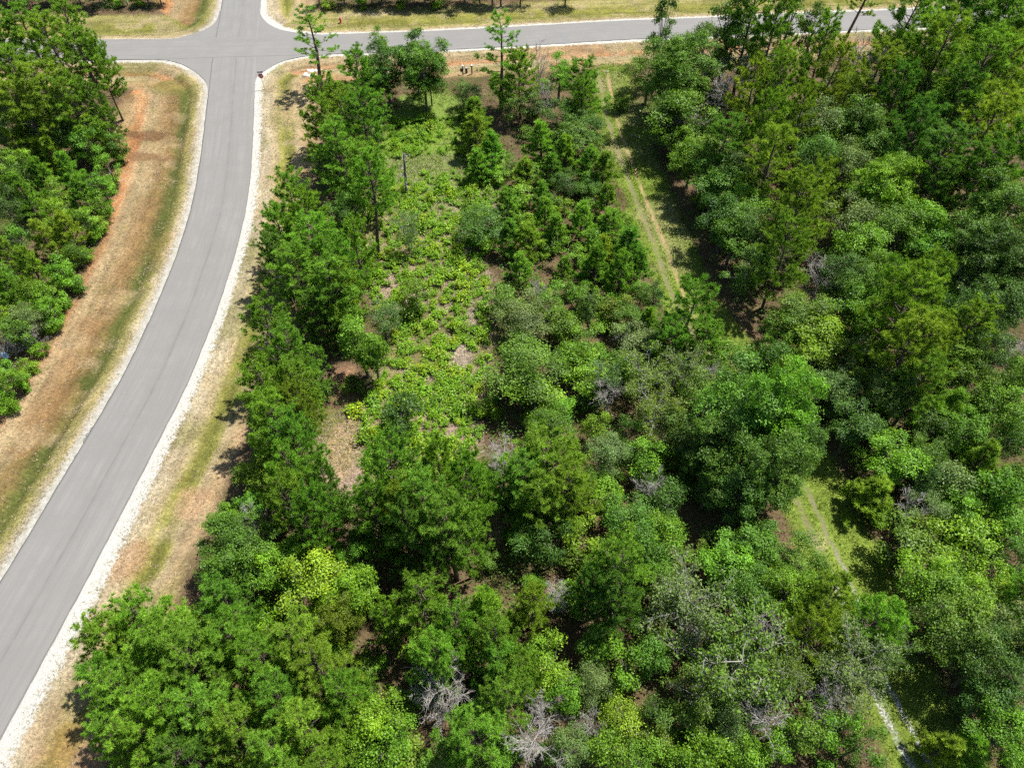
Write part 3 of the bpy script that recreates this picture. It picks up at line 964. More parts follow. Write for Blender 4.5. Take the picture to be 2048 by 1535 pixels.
# kind, crown centre in the photo (x y), crown width in pixels, height in metres, colour
TREES = """
P 60 70 100 14 n;P 112 100 105 15 n;P 170 125 100 14 n;P 28 160 100 14 n;P 95 185 110 14 o;P 160 225 100 12 n;P 205 150 62 12 n;P 58 235 100 12 o;P 18 105 85 14 n;P 132 62 80 14 n;P 200 225 60 10 d
B 25 262 85 8 g;B 172 290 80 7 f;Y 62 300 60 6 o;Y 112 322 60 6 o;Y 142 356 60 6 n;Y 92 362 60 6 n;B 28 345 75 7 f;S 205 292 45 3 f;B 218 340 50 5 f;Y 172 402 60 6 n;Y 58 402 60 7 n;B 18 420 70 7 d;B 112 432 60 6 y;Y 142 472 62 6 o;Y 92 484 62 6 o;B 42 482 60 6 f;Y 14 525 60 6 o;B 172 445 55 5 f;Y 72 545 64 6 n;B 122 548 60 5 f;Y 28 592 62 6 n;B 92 592 55 5 f;G 50 645 70 5 g;B 15 648 60 5 y;K 70 682 50 2.5 x;S 12 792 45 2.5 f;S 14 742 40 2 f;B 58 622 45 4 f;S 150 520 40 3 f;S 110 628 40 2.5 f;K 26 700 50 2.5 x;S 60 735 40 1.6 f;S 200 455 36 2.2 y;S 160 575 34 2 f;C 205 380 40 6 f;S 238 318 34 2 f;S 226 372 36 2.2 f;S 208 424 36 2 y;S 188 474 36 2.2 f;S 172 518 34 2 f;S 150 562 36 2 f;S 130 606 36 2.2 y;S 104 656 38 2 f;S 82 702 36 1.8 f;S 48 766 40 2 f;S 22 812 40 2 f;B 232 290 46 5 n;B 196 410 46 4.5 f;B 150 505 46 4.5 n;B 100 620 50 4.5 f;B 36 668 56 5 n;B 24 760 50 3.8 f;B 60 350 60 6 n;B 120 395 60 6 f;B 20 560 60 5 f;B 60 580 55 5 f;B 90 255 70 7 d;B 140 285 60 7 d;B 190 255 50 6 f
D 55 8 70 8 d;D 110 6 70 8 d;D 20 4 60 9 d;B 165 14 50 5 f;D 215 8 60 7 d;X 258 6 60 7 x;B 300 12 45 5 f;D 325 4 45 6 d;S 240 24 30 2 f;S 280 26 30 2 y
S 660 16 30 1.6 y;B 690 4 50 6 d;S 725 14 36 3 f;B 765 6 60 8 d;B 745 10 40 5 n;O 815 -4 80 8 g;B 850 2 50 6 d;B 880 0 60 7 f;B 930 0 60 8 d;C 985 -12 40 9 d;C 1002 -14 40 9 d;B 960 -4 50 8 n;B 1040 -3 50 7 d;S 870 14 40 1.4 y;S 800 16 40 1.4 y;B 640 0 40 5 d;B 1130 -5 50 6 d
L 638 108 88 12.5 n;P 652 215 95 11 n;P 722 165 95 11 n;P 648 265 90 11 n;P 734 250 105 11.5 n;P 676 312 100 10.5 n;P 737 352 100 11 n;B 645 335 60 6 d;C 757 105 40 10 f;O 772 145 105 10 d;O 846 145 108 11 n;C 830 110 46 12 n;P 690 225 90 10 o;B 700 380 60 5 f;S 665 355 45 3 f;B 860 165 50 7 f
P 582 425 112 12 n;P 566 478 95 11 n;P 634 496 120 12.5 n;P 682 540 105 12 n;P 598 555 110 12 n;P 655 585 112 12 n;P 620 455 100 12 o;G 694 425 70 6 n;P 710 500 80 10 n;B 700 635 75 8 y;C 722 690 70 9 f;B 745 700 80 8 f;G 766 640 75 5.5 g;P 690 590 90 11 o;P 640 640 80 9 d;S 690 470 40 3 f;P 560 525 80 10 d
B 832 590 66 5.5 o;Z 815 472 58 5 g;S 822 620 50 2.5 o;B 800 818 88 5.5 d;S 787 842 50 2.2 n
P 545 682 118 12 n;P 592 718 100 11 n;B 516 742 60 5 y;P 602 782 90 10 n;P 542 795 110 11 n;P 560 858 116 11.5 n;P 596 895 110 11 n;B 528 905 60 6 f;B 516 960 75 5 y;P 600 955 105 11 n;P 580 1010 115 11 n;P 642 1035 100 11 n;X 505 1045 60 4 x;P 650 985 70 10 d;P 600 835 90 10 o;B 505 1010 60 4 f;P 618 1075 90 10 n
P 790 955 145 13 n;P 756 1035 105 12 n;P 862 1010 130 13 n;P 902 1055 130 13 n;P 830 1070 110 12 d;P 928 990 110 12 n;P 880 945 80 11 o;Y 960 975 80 7 n;P 935 1085 100 11 n;B 720 1090 70 5 d;P 800 1040 100 12 o
O 470 1100 165 8 n;B 565 1135 110 7 f;B 640 1170 140 8 y;B 700 1180 110 8 y;S 540 1235 80 3 f;B 520 1150 90 6 n;B 720 1140 80 7 f;B 690 1240 80 7 o
P 285 1255 140 9 n;P 225 1292 130 9 o;P 345 1285 150 10 n;P 412 1325 150 10 n;P 265 1395 140 9 n;P 350 1412 150 10 n;P 432 1425 140 10 n;P 300 1485 140 9 n;P 380 1500 150 10 d;P 470 1290 120 9 n;P 215 1360 100 8 n;P 230 1470 90 8 n;P 460 1220 110 9 n
P 590 1290 140 9 o;P 540 1325 130 9 n;P 642 1345 140 9 o;P 560 1412 140 9 n;P 480 1475 130 9 n;P 622 1468 140 9 n;P 560 1515 130 9 n;B 742 1440 120 7 y;B 765 1502 110 6 f;B 800 1470 80 5 f;P 690 1400 110 9 n;P 660 1530 100 8 n;B 700 1500 90 6 f
P 838 1215 135 10 n;P 905 1255 110 9.5 n;Y 972 1225 100 8 n;P 992 1280 100 9 n;P 872 1312 120 9 n;X 905 1380 135 5.5 x;P 945 1480 140 9 n;P 1012 1395 110 9 n;P 1000 1330 100 8 n;P 1040 1340 80 8 n;K 880 1425 90 2.5 x;S 830 1390 50 2 f;B 880 1530 80 5 n;P 780 1240 70 8 n;S 760 1330 40 1.6 f
L 1006 75 84 14.5 n;X 1080 160 42 9 x;P 1042 165 80 10 n;C 1120 150 52 8 f;P 1165 180 90 10 n;G 1130 235 80 7 d;G 1186 262 80 7 d;B 1150 285 90 6.5 n;G 936 200 60 6 g;G 925 185 40 5 g;Y 952 250 70 6.5 n;X 1085 210 50 6 x;B 1020 215 55 6 n;B 1060 215 60 6 d;P 1190 210 60 9 n;B 1000 180 50 6 f
Y 948 275 78 6.5 o;Y 988 312 66 6 n;Y 1086 292 70 6.5 n;Y 1042 352 60 4.5 o;Y 1132 322 66 6 n;Y 1170 338 66 6 n;Y 1203 352 70 6.5 n;Y 1214 408 60 5.5 n;S 1000 356 44 2 f;Y 962 336 60 5 n;G 1130 365 60 4 d;G 1180 372 60 4 n;S 1062 335 44 2 f;B 1205 300 50 5 n;B 1230 330 40 4 n;S 1040 385 50 2.4 y;Y 1100 345 60 5 n
G 968 450 100 5 d;Y 1016 425 72 5.5 n;S 1042 402 60 3 f;Y 1092 440 66 5.5 o;Y 1060 490 84 5 o;Y 1112 470 62 5 n;S 1122 415 44 2.4 y;Y 1160 452 70 5.5 n;B 1185 482 62 4.5 y;B 1152 508 60 4.5 f;Y 1222 470 80 6 n;Y 1252 505 80 6.5 n;Y 1192 540 70 6 n;Y 1240 560 76 6.5 n;Y 1278 545 56 5.5 n;B 1262 455 46 4.5 f;G 1282 590 50 4 n;Y 1040 545 66 5 n;Y 1128 545 44 3.5 n;S 1060 450 44 2.4 y;Y 1085 400 56 5 n;S 1035 450 40 2 y;B 1290 500 40 4 n;Y 1020 480 60 5 n;Y 1205 515 60 5.5 o
B 1012 600 84 5 n;G 1042 638 112 5.5 g;B 1102 602 70 5 f;B 1152 592 62 4.5 f;C 1180 620 42 6 d;B 1122 650 76 5 n;B 1172 682 80 5 f;K 1092 660 50 3 x;B 1232 622 70 4.5 o;G 1262 642 80 5 n;G 1275 690 100 5 g;P 1382 635 112 9 n;C 1338 598 40 6 d;K 1250 692 40 3 x;B 1322 692 76 5.5 n;P 1345 690 90 8 n;P 1412 690 90 8 n;B 1445 725 80 5 n;S 1210 650 44 2 f;K 1080 600 46 3 x;S 1140 700 50 2 y;B 1300 640 50 5 f;Y 1290 655 50 5 n
G 1060 752 150 7.5 n;B 1072 800 120 5.5 f;B 1152 722 86 5 f;B 1182 765 90 5 f;K 1218 802 84 4 x;Z 1210 775 70 5 g;B 1232 742 80 5 n;Z 1292 782 110 6 o;Z 1345 758 100 6 o;K 1385 750 60 3.5 x;B 1192 855 62 5 f;Z 1312 835 110 6.5 o;G 1350 862 110 6 d;G 1402 785 100 6 n;B 1120 830 80 5 f;G 1100 850 90 6 n;B 1250 860 60 5 n;X 1420 760 60 5 x;G 1462 782 90 6 n;B 1000 770 60 4 n;S 985 820 50 2 y
O 1505 850 215 12 n;O 1442 905 150 10 n;O 1565 835 150 12 f;O 1552 950 150 11 n;B 1420 965 110 8 d;B 1475 985 110 8 b;G 1400 900 90 7 d;O 1590 900 110 10 b
P 1090 935 160 9.5 o;P 1050 970 130 9 n;P 1132 990 120 9 o;X 1010 930 84 5 x;G 1222 918 92 6.5 g;B 1212 990 86 5 f;B 1262 1050 122 6.5 n;X 1300 985 70 5 x;B 1332 1000 100 6 d;B 1292 922 90 5.5 f;B 1150 1082 86 5 y;B 1050 1085 86 6 d;B 1105 1100 90 6 d;B 1235 1080 90 6 f;P 1080 1010 110 9 n;G 1180 960 60 5 n;B 1330 1060 80 6 f;S 1015 1075 36 1.2 y
P 1242 1145 130 11 n;P 1235 1205 120 10 d;P 1182 1190 70 9 d;X 1112 1195 70 4 x;P 1065 1215 80 7 o;Z 1385 1220 175 7.5 g;B 1455 1130 120 7 f;B 1522 1120 116 7 n;B 1602 1130 120 7 n;B 1345 1092 100 6 f;B 1300 1120 90 6 n;Z 1470 1335 230 8 o;Z 1395 1395 120 6.5 o;X 1530 1275 84 5 x;P 1645 1215 110 9 o;P 1612 1270 110 9 o;P 1742 1245 118 8.5 n;Z 1690 1365 150 6.5 g;X 1640 1400 92 5 x;Z 1745 1320 90 6 n;B 1662 1470 100 5 f;B 1712 1492 84 5 n;B 1602 1462 90 5 n;B 1565 1500 90 5 f;B 1490 1190 110 7 n;B 1570 1190 110 7 f;B 1640 1150 70 6 n;K 1380 1290 110 4 x;Z 1545 1345 110 7 o;G 1330 1180 90 6 n
B 1112 1340 100 5.5 y;B 1070 1310 76 5 f;B 1252 1330 104 5.5 f;B 1302 1312 84 6 n;G 1182 1380 90 4.5 g;B 1242 1430 100 5 y;B 1312 1422 84 5 b;K 1085 1425 90 3.5 x;X 1062 1485 120 5 x;K 1182 1462 70 3 x;B 1212 1492 90 4.5 f;B 1282 1520 100 5 f;B 1402 1502 104 5 y;B 1345 1520 80 5 f;B 1482 1502 90 5 f;X 1520 1440 110 4.5 x;B 1130 1400 80 5 f;G 1140 1500 90 4.5 g;B 1370 1450 80 5 n;G 1450 1440 90 5 g;B 1180 1300 70 5 n
O 1330 145 140 11.5 n;G 1312 232 120 9 n;G 1260 150 84 7 n;C 1325 62 50 13 d;G 1402 100 62 11 g;X 1415 150 60 7 x;C 1462 62 76 13 d;P 1502 50 100 15 n;P 1542 82 90 14 n;X 1490 150 110 8 x;X 1440 195 90 6 x;P 1502 205 90 12 o;P 1545 205 90 13 o;P 1522 282 96 12 o;P 1548 322 90 12 o;C 1628 72 56 11 n;P 1645 112 80 12 n;L 1728 15 70 15 n;P 1802 62 100 14 n;P 1835 95 90 13 n;B 1782 112 80 9 n;P 1950 52 160 15 b;P 1900 42 110 14 b;P 1992 90 120 14 b;B 2032 35 80 12 f;P 2035 120 90 13 d;X 1712 142 90 9 x;P 1745 150 90 12 o;P 1650 170 90 12 o;B 1692 190 60 8 y;G 1642 260 110 9 g;G 1700 262 90 8 n;C 1580 40 60 12 n;B 1375 190 70 8 n;S 1240 215 40 2 y;B 1360 240 70 8 d
P 1872 132 130 14 o;P 1942 182 160 14 n;P 1992 175 110 13 o;P 1890 225 110 12 d;P 1962 282 150 13 o;P 2015 322 120 13 n;G 1842 202 80 9 g;G 1852 150 76 10 g;P 1782 212 90 11 d;B 1742 262 90 9 d;B 1752 312 90 8 n;P 1885 322 120 11 d;O 1762 385 120 9 y;B 1735 402 90 8 f;G 1682 332 90 8 g;G 1422 335 112 7.5 n;K 1382 285 80 5 x;B 1332 282 84 5.5 f;B 1402 375 112 7 n;B 1472 362 90 8 d;B 1352 322 84 6 f;P 1450 290 90 10 d;G 1300 262 60 5 d;B 1492 422 96 7 f;B 1442 472 100 7 n;B 1402 442 90 7 d;B 1512 482 100 7 d;P 1590 430 125 11 o;P 1560 520 100 10 o;P 1625 400 90 10 o;B 1480 545 90 6 n;G 1620 330 90 8 n;P 1600 250 80 11 o;P 1820 290 100 11 d;P 1950 370 120 11 d;P 1850 390 90 9 d
G 1702 452 110 8 g;B 1722 502 100 7 f;G 1792 472 112 8 n;B 1842 445 92 8 f;B 1862 502 96 7 f;O 1992 455 160 11.5 n;O 1972 520 140 10 d;O 2040 560 120 10 d;B 1932 582 104 7 g;B 1882 562 90 7 y;X 1640 572 88 6 x;B 1712 592 90 7 n;P 1772 592 100 9 n;B 1722 640 110 7.5 f;B 1592 640 120 7 n;B 1622 692 120 7 y;B 1562 665 90 6 f;P 1792 652 150 12 o;P 1822 602 110 11 o;P 1796 722 130 11 o;P 1845 715 100 10 o;P 1930 672 104 9 o;X 2030 722 92 7 x;B 1982 622 110 8 d;B 1900 635 90 8 d;B 1702 732 100 6 g;K 1602 742 84 4 x;B 1642 762 84 5 g;G 1672 792 90 6 g;B 1572 782 90 6 f;B 1762 802 100 7 d;P 1832 780 110 9 n;B 1702 860 110 7 d;B 1540 720 80 6 n;B 1680 560 90 7 d;B 1760 540 90 7 f;B 1970 720 100 8 d;B 1900 745 90 7 n
B 1782 932 126 7 f;B 1832 912 90 6.5 n;Y 1730 992 98 5 o;S 1752 1030 50 2.4 f;Y 1882 832 90 7 n;B 1922 862 110 7 f;B 1992 822 112 7 f;B 2022 882 100 7 n;Y 1952 932 84 6 o;B 1895 962 96 5.5 g;B 1982 982 100 6 f;B 2042 962 90 6 n;G 1852 1012 92 5 g;K 1802 1035 76 3.5 x;S 1892 1052 96 3.5 y;S 1962 1052 96 3.5 y;B 2032 1062 90 4.5 f;B 1802 1092 116 5.5 n;B 1882 1112 116 5.5 y;B 1952 1132 100 5.5 f;B 2032 1132 90 6 d;B 1862 1180 140 7.5 f;B 1922 1202 140 7.5 y;B 1892 1262 150 8 n;B 1992 1272 130 8 g;B 2035 1302 90 8 d;B 1962 1332 140 8 d;P 2022 1192 100 8 n;B 1972 1402 120 7 d;B 2032 1432 100 7 g;B 2002 1482 120 7 f;Y 1932 1502 90 5 n;Y 1878 1500 84 4.5 o;K 2040 1362 60 4 x;B 1850 860 90 6.5 d;B 1840 960 80 6 d;B 1950 780 100 7 n;B 2035 780 90 8 n;B 1920 1010 80 4.5 f;B 2020 1010 80 5 y;B 1840 1060 70 4.5 o;B 1990 1200 90 7 y
"""
KINDMAP = {'P': ("pine_full", .62), 'Y': ("pine_young", .5), 'L': ("pine_slim", .72), 'O': ("oak", .6), 'B': ("broad", .6), 'C': ("column", .58), 'G': ("fine", .58), 'S': ("shrub", .5), 'X': ("dead", .6), 'K': ("deadbrush", .5), 'Z': ("sparse", .6)}
ORD = ["first", "second", "third", "fourth", "fifth", "sixth", "seventh", "eighth", "ninth", "tenth", "eleventh", "twelfth", "thirteenth", "fourteenth", "fifteenth", "sixteenth", "seventeenth", "eighteenth", "nineteenth", "twentieth"]


def zone_of(x, y):
    road = np.interp(y, [100, 300, 500, 768, 1152, 1535], [420, 400, 355, 236, 10, -200])
    if y < 40 and x < 1200:
        return "far", "beyond the cross road"
    if x < road:
        return "left", "in wood left of road"
    track = np.interp(y, [p[1] for p in TRACK_PX], [p[0] for p in TRACK_PX])
    if x > track:
        if y < 230:
            return "rt", "right wood near cross road"
        if y < 560:
            return "rm", "right wood beside upper track"
        if y < 860:
            return "rc", "right wood at track bend"
        return "rb", "in the lower right wood"
    if y > 1060:
        return ("fl", "in left foreground wood") if x < 800 else ("fr", "in right foreground wood")
    if x < 790 and y < 420:
        return "vu", "roadside row near the junction"
    if x < 790 and y < 1060:
        return "vl", "roadside row beside the clearing"
    if x < 945 and y < 930 and x > 780:
        return "cl", "in the clearing"
    if y < 390:
        return "mu", "between clearing and upper track"
    if y < 700:
        return "mm", "in thicket beside mid track"
    return "ml", "in thicket below the clearing"


GROUPS = {"P": "pine trees", "Y": "young pines", "L": "slender pines", "O": "oaks", "B": "broadleaf trees", "C": "narrow trees", "G": "rounded trees", "S": "leafy shrubs", "X": "dead trees", "K": "dead bushes", "Z": "thin-leaved trees"}
entries = []
for row in TREES.replace("\n", ";").split(";"):
    f_ = row.split()
    if len(f_) != 6:
        continue
    k, x, y, w, h, c = f_[0], float(f_[1]), float(f_[2]), float(f_[3]), float(f_[4]), f_[5]
    k = 'B' if k == 'D' else k
    entries.append(dict(k=k, x=x, y=y, w=w, h=h, c=c))
CUSTOM = {('L', 638): "slender lone pine standing beside the stop-sign corner with a pile of white rocks behind",
          ('L', 1006): "tallest slender pine, rising alone in front of the cross road near the wooden posts",
          ('L', 1728): "slender pine leaning right across the cross road at the top",
          ('X', 905): "big grey leafless tree with tangled branches in the foreground wood",
          ('X', 1062): "white-branched dead tree at the bottom edge of the photo",
          ('X', 1640): "fan-shaped pinkish-grey dead crown in the right wood",
          ('X', 1080): "narrow grey dead conifer beside the track entrance",
          ('O', 846): "dense mid green tree on twin trunks at the clearing's far end",
          ('O', 772): "dark rounded tree beside the twin-trunked tree at the clearing's far end",
          ('Z', 815): "small pale wispy tree standing alone in the clearing",
          ('B', 832): "thin olive tree standing in the middle of the clearing",
          ('B', 800): "small dark tree with a shadow at the lower end of the clearing",
          ('P', 1742): "lone pine leaning over the gravel ruts of the track",
          ('Y', 1730): "round bushy young pine beside the grassy lower track",
          ('O', 1505): "largest spreading oak, broad green crown, just left of the hidden track"}
classes = {}
for e in entries:
    e['zone'], e['zp'] = zone_of(e['x'], e['y'])
    if e['zone'] in ('rt', 'rm', 'rc') and e['k'] in 'PBGOC' and e['h'] > 5:
        e['h'] *= 1.22
        e['w'] *= 1.06
    if e['zone'] == 'far' and e['k'] in 'BO':
        e['h'] = min(e['h'], 5.2)
        e['w'] *= 1.15
    e['size'] = "tall" if e['h'] >= 11 else ("mid-sized" if e['h'] >= 7 else ("small" if e['h'] >= 3.6 else "low"))
    e['cust'] = CUSTOM.get((e['k'], int(e['x']))) if (e['k'], int(e['x']), int(e['y'])) not in (('X', 1640, 1400), ('B', 800, 1470)) else None
    if not e['cust']:
        classes.setdefault((e['k'], e['c'], e['size'], e['zone']), []).append(e)
for key, lst in classes.items():
    lst.sort(key=lambda e: e['x'])
    for i, e in enumerate(lst):
        sp = SPECIES[e['k']][1]
        colour = "" if e['k'] in "XK" else COL[e['c']][1] + " "
        o = ""
        if len(lst) > 1:
            o = " leftmost" if i == 0 else (" rightmost" if i == len(lst) - 1 else f" {ORD[i]} from left")
        e['cust'] = f"{e['size']} {colour}{sp},{o}, {e['zp']}".replace(",,", ",") if o else f"{e['size']} {colour}{sp}, {e['zp']}"

BASES = []


def put_tree(e, base=None):
    kind, cfrac = KINDMAP[e['k']]
    h = e['h']
    kind = e.get('proto', kind)
    if e['k'] == 'P' and h >= 12:
        kind = "pine_tall" if random.random() < (.12 if e.get('zone') in ('rt', 'rm', 'rc') else .35) else "pine_full"
    if kind == "pine_tall":
        cfrac = .72
    if e['k'] == 'B' and h < 6.3:
        kind = "small"
    if base is None and e.get('zone') == 'far':
        base = px(e['x'], 17 + (e['x'] * 7 % 7) - (3 if e['k'] != 'S' else -2))
    x, y = base if base else px(e['x'], e['y'], h * cfrac)
    wm = e['w'] * m_per_px(e['x'], e['y'], h * cfrac)
    if base is None and e['y'] < 612 and e['x'] > 1180 and e['k'] != 'S':       # nothing grows on the track's turf
        gx_, gy_ = px(e['x'], e['y'])
        lat = line_coords(np.array([[x, y], [gx_, gy_]]), TRACK)[0]
        if lat[1] > -.6:                                     # left of the ruts: its crown must not lean over them
            x -= min(max(0, 2.0 - (lat[1] - wm * .45)), 3.0)
        else:
            x += min(max(0, 4.4 - (-lat[0] - wm * .42)), 3.0)
    var = PROTO[kind]
    me, h0, w0 = var[random.randrange(len(var))]
    sx = wm / w0
    sz = h / h0
    if e['k'] != 'C':
        sx = min(max(sx, sz * .6), sz * 1.7)
    root = bpy.data.objects.new(SPECIES[e['k']][0], None)
    root.empty_display_size = .3
    C.objects.link(root)
    root.location = (x, y, float(zat(x, y)))
    root.rotation_euler = (random.gauss(0, .02), random.gauss(0, .02), random.uniform(0, 6.283))
    root.scale = (sx, sx, sz)
    tag(root, e['cust'], SPECIES[e['k']][2], e.get('group') or GROUPS[e['k']] + " " + e['zp'])
    cc = np.array(COL[e['c']][0]) * random.uniform(.86, 1.14) * np.array([random.uniform(.92, 1.1), 1, random.uniform(.85, 1.15)])
    if e['k'] in 'PYL':
        cc = cc * np.array([1.62, 1.58, 1.5])
    for part, m_ in me.items():
        o = link(part, m_, root)
        if part == "crown":
            o.color = (*cc, 1)
    BASES.append((x, y, wm))
    return root


BASE_PX = {('L', 638): (645, 184), ('L', 1006): (1003, 228), ('L', 1728): (1683, 92)}
for e in entries:
    b = BASE_PX.get((e['k'], int(e['x'])))
    put_tree(e, px(*b) if b else None)
lean = [o for o in C.objects if o.get("label") == CUSTOM[('L', 1728)]]
for o in lean:
    o.rotation_euler = (0, .12, 0)
# tall pine whose bare trunk stands in the clearing
tp = put_tree(dict(k='L', proto='pine_bare', x=733, y=350, w=92, h=14.4, c='n', cust="tall pine with a long bare trunk at the clearing's left edge", zp="in the clearing"), px(756, 512))

# ------------------------------------------------------------------ dead snag, fallen wood
def snag():
    root = bpy.data.objects.new("dead_snag", None)
    C.objects.link(root)
    x, y = px(814, 392)
    root.location = (x, y, float(zat(x, y)))
    t = MB()
    t.tube([(0, 0, -.2), (.1, 0, 2.2), (.22, .02, 4.2), (.3, 0, 6.3)], [.21, .18, .15, .11], 8)
    rg = np.random.default_rng(5)
    t.tube([(.3, 0, 6.25), (.22, .02, 6.6)], [.05, .01], 4)
    b = MB()
    for k in range(15):
        z = 1.4 + k * .33
        th = rg.uniform(0, 6.28)
        L = rg.uniform(.4, 1.3)
        p = np.array([.05 * z, 0, z])
        e = p + np.array([math.cos(th) * L, math.sin(th) * L, rg.uniform(-.1, .5)])
        b.tube([p, (p + e) / 2 + rg.normal(0, .06, 3), e], [.06, .04, .015], 4, cap=False)
        for q in range(3):
            s = p + (e - p) * rg.uniform(.4, 1)
            b.tube([s, s + rg.normal(0, .3, 3)], [.025, .008], 3, cap=False)
    link("trunk", t.mesh("trunk", M_BARK, True), root)
    link("branches", b.mesh("branches", M_DEAD), root)
    tag(root, "grey dead snag with stubby broken branches in the clearing", "dead tree")


snag()
for (x0, y0, x1, y1, r, lab) in ((707, 476, 737, 459, .06, "thin pale fallen branch left of the tall bare pine trunk"), (10, 745, 46, 734, .07, "pale fallen branch in the brush by the left photo edge"),
                                 (758, 1334, 776, 1327, .12, "grey log lying on bare ground in the foreground wood"), (918, 1253, 946, 1245, .09, "long pale branch lying between the foreground pines"),
                                 (803, 1384, 818, 1388, .1, "short grey log left of the big tangled dead tree"), (1262, 275, 1284, 285, .07, "curved pale branch at the shaded edge of the track"),
                                 (633, 945, 640, 955, .13, "short dark log at the left edge of the lower clearing")):
    a, b = np.array(px(x0, y0)), np.array(px(x1, y1))
    m_ = MB()
    d = b - a
    za, zb = float(zat(*a)) + r, float(zat(*b)) + r
    mid = (a + b) / 2 + np.array([-d[1], d[0]]) * .06
    m_.tube([(0, 0, za), (*(mid - a), (za + zb) / 2), (*d, zb)], [r, r * .8, r * .4], 6)
    m_.tube([(*(mid - a), (za + zb) / 2), (*(mid - a + np.array([d[1], -d[0]]) * .25 + d * .15), zb + .15)], [r * .5, r * .2], 4)
    tag(link("fallen_branch", m_.mesh("fallen_branch", M_DEAD, True), None, (a[0], a[1], 0)), lab, "branch", "fallen branches")

# ------------------------------------------------------------------ plants of the clearing, understory
plant_mesh = [low_plant(400 + i, .8, 1.3, .135, 23).mesh("low_plant", M_LEAF) for i in range(7)]
BARE = [(925, 722, 32, 22), (942, 640, 11, 34), (905, 860, 20, 9), (745, 478, 14, 24), (800, 745, 18, 8), (965, 800, 12, 18)]


def bare_spot(ix, iy):
    return any(((ix - a) / c) ** 2 + ((iy - b) / d) ** 2 < 1 for a, b, c, d in BARE)


PLANT_COLS = [(.15, .29, .018), (.24, .39, .014), (.22, .38, .014), (.19, .35, .016), (.27, .4, .018)]
placed = []


def try_place(x, y, dmin):
    for a, b in placed:
        if (a - x) ** 2 + (b - y) ** 2 < dmin * dmin:
            return False
    placed.append((x, y))
    return True


rp = random.Random(3)
n_pl = 0
tries = 0
clear_poly = CLEARING
cand = [(rp.uniform(640, 1010), rp.uniform(240, 990)) for _ in range(9000)]
CP = np.array([px(a, b) for a, b in cand])
inside = poly_dist(CP, clear_poly)
nz = fnoise(CP[:, 0] / 5, CP[:, 1] / 5, 21, 2)
for (ix, iy), (x, y), din, n in zip(cand, CP, inside, nz):
    if n_pl >= 300:
        break
    if din > -.4 or (iy > 830 and ix < 730) or bare_spot(ix, iy):
        continue
    bias = .25 if 370 < iy < 620 else (.36 if iy > 620 else .52)
    if n < bias:
        continue
    if any((bx - x) ** 2 + (by - y) ** 2 < .5 for bx, by, _ in BASES):
        continue
    if not try_place(x, y, .8):
        continue
    o = link("lime_green_plant", plant_mesh[rp.randrange(7)], None, (x, y, float(zat(x, y)) - .02))
    s = rp.uniform(.6, 1.1) if rp.random() < .35 else rp.uniform(1.0, 1.8)
    o.scale = (s, s, s * rp.uniform(.8, 1.2))
    o.rotation_euler = (0, 0, rp.uniform(0, 6.28))
    c = rp.choice(PLANT_COLS)
    v = rp.uniform(.85, 1.12)
    o.color = (c[0] * v, c[1] * v, c[2] * v, 1)
    tag(o, "low lime-green leafy plant in the " + ("upper" if iy < 480 else ("middle" if iy < 690 else "lower")) + " clearing, " + ("left side" if ix < 830 else "right side"), "plant", "lime-green plants of the clearing")
    n_pl += 1

cover = MB()
lp = [low_plant(500 + i, .7, 1.2, .14, 13) for i in range(5)]
rgc = np.random.default_rng(9)
k_ = 0
for (ix, iy), (x, y), din, n in zip(cand[::-1], CP[::-1], inside[::-1], nz[::-1]):
    if k_ >= 720:
        break
    if din > 0 or (iy > 830 and ix < 730) or bare_spot(ix, iy) or n < (.2 if 370 < iy < 640 else .33) or not try_place(x, y, .48):
        continue
    src = lp[k_ % 5]
    a = rgc.uniform(0, 6.28)
    sc_ = rgc.uniform(.6, 1.4)
    off = cover.n
    R = np.array([[math.cos(a), -math.sin(a), 0], [math.sin(a), math.cos(a), 0], [0, 0, 1]])
    for v_ in src.v:
        cover.v.append(v_ @ R.T * sc_ + np.array([x, y, float(zat(x, y))]))
        cover.n += len(v_)
    for q_, a_ in zip(src.q, src.qa):
        cover.q.append(q_ + off)
        cover.qa.append(a_)
    k_ += 1
o = link("lime_ground_cover", cover.mesh("lime_ground_cover", M_LEAF))
o.color = (.2, .36, .016, 1)
tag(o, "mass of small lime-green seedlings between the larger clearing plants", "ground cover", None, "stuff")

us = 0
placed = []
ba = np.array(BASES)
cand = [(rp.uniform(-20, 2070), rp.uniform(0, 1560)) for _ in range(4000)]
CP = np.array([px(a, b, 1.0) for a, b in cand])
f1 = ground_fields(CP)
okay = (f1['de'] > woods_limit(CP, f1) + 1.0) & (f1['cl'] > 1.0) & (np.abs(f1['tr'] + 1.1) > 5.0)
for (ix, iy), (x, y), good in zip(cand, CP, okay):
    if us >= 298:
        break
    if not good or np.min(np.hypot(ba[:, 0] - x, ba[:, 1] - y)) < 1.0 or not try_place(x, y, 2.8):
        continue
    z, zp = zone_of(ix, iy)
    if z in ("cl",):
        continue
    kind = rp.choice(["shrub", "shrub", "small"])
    me, h0, w0 = rp.choice(PROTO[kind])
    root = bpy.data.objects.new("understory_shrub", None)
    C.objects.link(root)
    root.location = (x, y, float(zat(x, y)))
    s = rp.uniform(.7, 1.15) * (.62 if kind == "small" else 1.0)
    root.scale = (s * 1.1, s * 1.1, s)
    root.rotation_euler = (0, 0, rp.uniform(0, 6.28))
    cc = COL[rp.choice("ffnydno")][0]
    for part, m_ in me.items():
        o = link(part, m_, root)
        if part == "crown":
            o.color = (*cc, 1)
    tag(root, "low undergrowth shrub in a gap between trees, " + zp, "shrub", "undergrowth shrubs " + zp)
    us += 1

